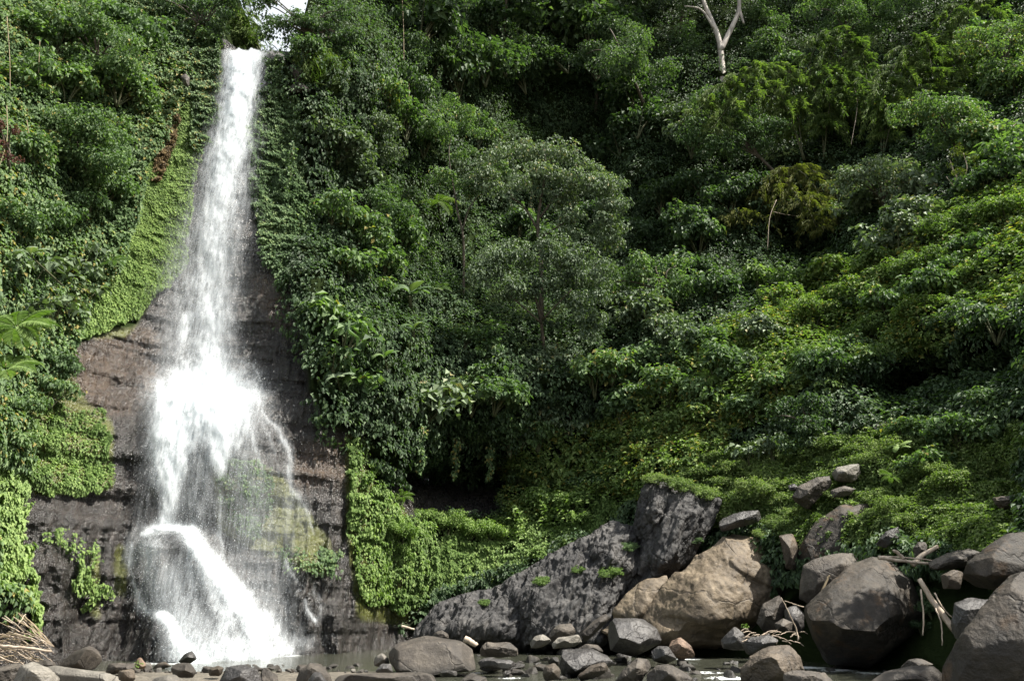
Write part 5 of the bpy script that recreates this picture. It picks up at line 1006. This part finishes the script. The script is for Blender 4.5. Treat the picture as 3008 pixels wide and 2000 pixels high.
boulder("mossy pale rock beside the large flat boulder", 28.8, [([(1095,1945),(1105,1925),(1125,1914),(1142,1930),(1145,1950),(1100,1958)], [(1120,1930,.4)], 0)], 'pale', .6, seed=90)
boulder("two lobed dark rock right of the mossy pale one", 25.5, [([(1100,1970),(1120,1948),(1150,1948),(1155,1975),(1110,1978)], [(1130,1958,.3)], 0)], 'dark', .5, seed=91)
boulder("pointed grey rock at the bottom centre", 21.5, [([(1340,2010),(1375,1975),(1395,1972),(1430,1995),(1440,2040),(1340,2040)], [(1390,1985,.4)], 0)], 'grey', .6, seed=92)
boulder("low wet slab in the stream at the bottom centre", 25.0, [([(1285,1975),(1310,1965),(1345,1970),(1345,1985),(1290,1988)], [(1315,1972,.3)], 0)], 'dark', .4, seed=93)
# small stones: a few shapes, copied over the river bed
def stonemesh(i):
    r = np.random.default_rng(100 + i); n = 18; P = nz(r.normal(size=(n, 3))) * np.array([1, .8, .55]) * r.uniform(.8, 1.1, (n, 1)); return rockmesh("stone", [P], .06, RM['grey'], .06, i, smooth_it=3, cuts=8)
STN = [stonemesh(i) for i in range(9)]
def stones(region, n, s0, s1, mats, label, group, cat="stone", zoff=.15):
    c = 0
    while c < n:
        px = R_(region[0], region[2]); py = R_(region[1], region[3]); Y = float(Yw(py)); p = at(px, py, Y); z = float(groundz(np.array([p[0]]), np.array([p[1]]))[0]); c += 1
        o = bpy.data.objects.new("stone", random.choice(STN)); COL.objects.link(o); s = s0 + (s1 - s0) * random.random() ** 2.2
        o.location = (p[0], p[1], max(z, -.06) + (.12 + zoff) * s); o.scale = (s, s * R_(.7, 1.1), s * R_(.7, 1.1)); o.rotation_euler = (R_(-.3, .3), R_(-.3, .3), R_(0, 6.3))
        o.material_slots[0].link = 'OBJECT'; o.material_slots[0].material = RM[random.choice(mats)]; tag(o, label, cat, group)
stones((300, 1958, 700, 1998), 40, .09, .42, ['grey', 'brown', 'pale', 'grey'], "small stone in the rocky bank below the falls", "small stones below the falls")
stones((720, 1950, 1130, 1998), 52, .08, .38, ['grey', 'pale', 'grey', 'brown', 'dark'], "small stone on the gravel bar beside the pool", "small stones on the gravel bar")
stones((1400, 1900, 1760, 1998), 72, .16, .62, ['dark', 'grey', 'dark', 'brown', 'grey'], "small wet stone in the stream left of midstream", "small wet stones in the stream")
stones((1750, 1915, 2200, 1998), 58, .15, .58, ['dark', 'grey', 'dark', 'brown'], "small wet stone among the rapids right of midstream", "small wet stones among the rapids")
stones((2040, 1875, 2380, 1925), 40, .12, .48, ['grey', 'dark', 'brown', 'pale'], "small broken stone on the shore below the tan boulder", "small stones below the tan boulder")
stones((1500, 1885, 1800, 1905), 14, .12, .5, ['grey', 'pale', 'grey'], "small stone at the foot of the fissured outcrop", "small stones at the outcrop foot")

stones((2380, 1930, 2760, 1975), 22, .15, .5, ['dark', 'grey', 'dark'], "dark stone in the shadow at the foot of the big dark boulder", "dark stones below the big dark boulder")
# ---------------------------------------------------------------- driftwood, twigs, vines
def log(label, Y0, pts, w, mat=None, name="dead_branch", cat="branch", group=None):
    P = np.array([at(p[0], p[1], Y0 - (p[2] if len(p) > 2 else 0)) for p in pts]); b = P[0].copy(); c = curve(P - b, 5) if len(P) > 2 else P - b
    c = c + .012 * rnd(len(c)); return tag(link(name, tubes(name, [(c, np.linspace(w[0], w[1], len(c)))], mat or M_DRIFT), None, tuple(b)), label, cat, group)
log("long pale log lying level on top of the big dark boulder", 29.0, [(2580,1636,.3),(2660,1648,.3),(2790,1660,0)], (.075,.04), name="driftwood_log", cat="log")
log("thinner pole just above the level log", 29.2, [(2590,1634,0),(2700,1640,.2),(2780,1655,0)], (.03,.02))
log("short broken stub sticking up left of the thick log", 29.0, [(2655,1640,.3),(2635,1622,.3),(2625,1615,.3)], (.07,.05), name="driftwood_log", cat="log")
log("thick grey forked log rising right behind the level log", 29.3, [(2680,1660,0),(2710,1630,0),(2755,1605,0)], (.11,.07), name="driftwood_log", cat="log")
log("long pale trunk leaning down to the right, the thickest leaning one", 26.5, [(2700,1700,0),(2740,1765,.3),(2805,1850,.8)], (.075,.10), name="driftwood_log", cat="log")
log("thin pale branch hanging straight down, left of the leaning trunk", 27.0, [(2705,1730,0),(2712,1800,.2),(2712,1865,.3)], (.03,.02))
log("thin pale stick parallel to the leaning trunk, on its right", 26.0, [(2745,1740,0),(2770,1785,.2),(2800,1815,.3)], (.025,.015))
log("crooked thin branch hanging right below the leaning trunk", 26.0, [(2748,1785,0),(2765,1830,.2),(2768,1895,.3)], (.025,.018))
log("pale upright twig at the foot of the big dark boulder", 29.0, [(2345,1880,0),(2338,1845,0),(2318,1800,.3),(2295,1755,.5)], (.03,.012))
log("thin twig reaching left from the big dark boulder", 29.5, [(2360,1782,0),(2330,1772,.2),(2305,1765,.4)], (.015,.01))
log("brown stick propped on the angular block", 32.0, [(2405,1760,.6),(2430,1700,.6),(2437,1690,.6)], (.05,.03), M_VINE)
log("white broken stick at the pool's far end", 40.5, [(1180,1838,0),(1198,1843,.1),(1218,1848,.1)], (.07,.04))
log("pale chunk of wood by the outcrop foot", 33.5, [(1365,1875,0),(1385,1885,.1),(1400,1895,.1)], (.14,.10), name="driftwood_log", cat="log")
for k in range(26):
    x = R_(2170, 2350); y = R_(1850, 1885); a = R_(-.5, .5); l = R_(20, 60)
    log("dry twig in the heap left of the big dark boulder", 30.2, [(x, y, R_(0, .5)), (x + l * math.cos(a) * .5, y + l * math.sin(a) * .5 - 4, R_(.2, .8)), (x + l * math.cos(a), y + l * math.sin(a), R_(0, .6))], (.018, .01), name="twig", cat="twig", group="dry twigs left of the big dark boulder")
for k in range(60):
    x = R_(-60, 90); y = R_(1800, 1945); a = R_(-.25, .75); l = R_(60, 160); sg = random.choice((1, 1, 1, -.6)); x1 = min(x + l * math.cos(a) * sg, 158)
    y1 = max(y + l * math.sin(a), 1850 + (x1 - 0) * .3)
    log("dry stick in the brush pile at the bottom left", 25.5, [(x, y, R_(0, 1)), ((x + x1) / 2, (y + y1) / 2 - R_(0, 8), R_(.3, 1.3)), (x1, min(y1, 1945), R_(0, 1))], (R_(.010, .022), .006), random.choice((M_DRIFT, M_DRIFT, M_VINE)), name="stick", cat="stick", group="dry sticks in the brush pile")
log("thickest pale stick jutting right from the brush pile", 24.0, [(0,1897,0),(70,1902,.2),(150,1912,.3)], (.055,.03), cat="stick", name="stick")
def vine(label, pts, w=.018, mat=None, fwd=1.4):
    P = np.array([T(np.array([p[0]]), np.array([p[1]]))[0] - np.array([0, fwd, 0]) for p in pts]); P[:, 1] = np.linspace(P[0, 1], P[-1, 1], len(P)) * .6 + P[:, 1].min() * .4
    b = P[0].copy(); c = curve(P - b, 6); tag(link("hanging_vine", tubes("hanging_vine", [(c, np.linspace(w, w * .8, len(c)))], mat or M_VINE, sides=5), None, tuple(b)), label, "vine", "bare hanging vines")
vine("pale vine hanging in a curve at mid height of the left cliff", [(130,420),(122,500),(95,560),(85,600)], fwd=2.6)
vine("looping brown vine right of the pale curved vine", [(165,440),(160,500),(190,540),(240,560)], fwd=2.6)
vine("long straight vine near the left edge, upper cliff", [(195,210),(190,260),(188,300)], fwd=2.6)
vine("thin yellow vine falling from the top of the left cliff", [(115,160),(110,260),(113,350)], fwd=2.6)
vine("fallen pale branch on the left cliff above the tree fern", [(45,775),(80,775),(112,790),(105,805)], .022, M_DRIFT, fwd=2.6)
vine("thin straight vine hanging in the shaded top centre", [(1195,0),(1197,120),(1200,250)], .03, fwd=3)
vine("pale thin vine dropping below the bamboo thicket", [(2455,330),(2458,400),(2460,480)], .03, M_DRIFT, fwd=3)
vine("arching pale stem below the golden bamboo", [(2240,650),(2222,700),(2222,780)], .017, M_DRIFT, fwd=3)
vine("bare pale twig beside the golden bamboo", [(2240,670),(2270,680),(2295,705)], .03, M_DRIFT, fwd=3)
vine("leafless vine hanging left of the slender tree", [(1215,280),(1213,360),(1200,430)], .02, fwd=3)
for (px, py, Y, r, lab) in [(1205+ -800, 1962, 23.8, 14, "small yellow green plant growing between the left bank stones"), (2185,1848,30.4,12,"tiny bright plant on the jagged rock below the tan boulder")]:
    b = at(px, py, Y); q = r * Y / FPX; V, F, t = crown([(0, 0, q * .6, q, q, q * .7)], 1.2, q * .5, q * .25, droop=-.3); tag(link("small_plant", mesh("small_plant", V, F, LM['lime'], {"tint": t}), None, tuple(b)), lab, "plant")

bpy.context.view_layer.update(); _dg = bpy.context.evaluated_depsgraph_get()
def tuft(px, py, Y, rpx, mat, label):
    """a tuft rooted where the rock surface is"""
    o0 = Vector((0, 0, CAM_H)); d = Vector(at(px, py + rpx * .7, Y)) - o0; L0 = d.length; d.normalize()
    hit, loc, nrm, *_ = SC.ray_cast(_dg, o0 + d * (L0 * .8), d)
    if hit and abs(loc.y - Y) < 4: Y = loc.y
    b = at(px, py + rpx * .7, Y + .1); r = 1.35 * rpx * Y / FPX; lm, sm = random.choice(SHR['fine'])
    t = thing("grass_tuft", tuple(b), label, "grass tuft", "grass tufts on the rocks"); a = link("foliage", lm, t); a.material_slots[0].link = 'OBJECT'; a.material_slots[0].material = LM[mat]; link("stems", sm, t)
    t.scale = (r, r * .8, r * .75); t.rotation_euler = (.35, R_(-.2, .2), 0)
for a in [(1925,1395,40.6,38,'grass',"grass tuft on the peak of the tall craggy outcrop"), (2000,1415,40.3,42,'grass',"wider grass tuft right of the peak on the craggy outcrop"), (2075,1440,40.5,40,'grass',"grass tuft at the right end of the craggy outcrop top"),
  (1590,1700,40.8,26,'lime',"lime moss cushion high on the fissured outcrop"), (1700,1665,40.2,24,'lime',"narrow lime cushion on the upper outcrop ledge"), (1790,1670,39.9,34,'lime',"grassy ledge patch between the two outcrops"), (1420,1765,41.2,18,'lime',"small lime cushion at the outcrop's left end"),
  (1850,1600,40.2,26,'mid',"dark green weeds in the cleft between the outcrops"), (2040,1580,39.6,22,'mid',"little weeds on the right flank of the craggy outcrop"), (2240,1560,37.6,30,'grass',"bright herbs on the tan boulder's right shoulder"), (2300,1530,37.2,42,'grass',"large herb tuft above the tan boulder"),
  (2560,1500,34.6,30,'grass',"grass beside the lit end of the upright brown boulder"), (2600,1600,31.2,32,'grass',"herb tuft just left of the driftwood"), (2720,1690,28.4,30,'mid',"weeds under the level log"), (2450,1450,36.4,26,'grass',"herbs draped over the leaning slope slab")]: tuft(*a)
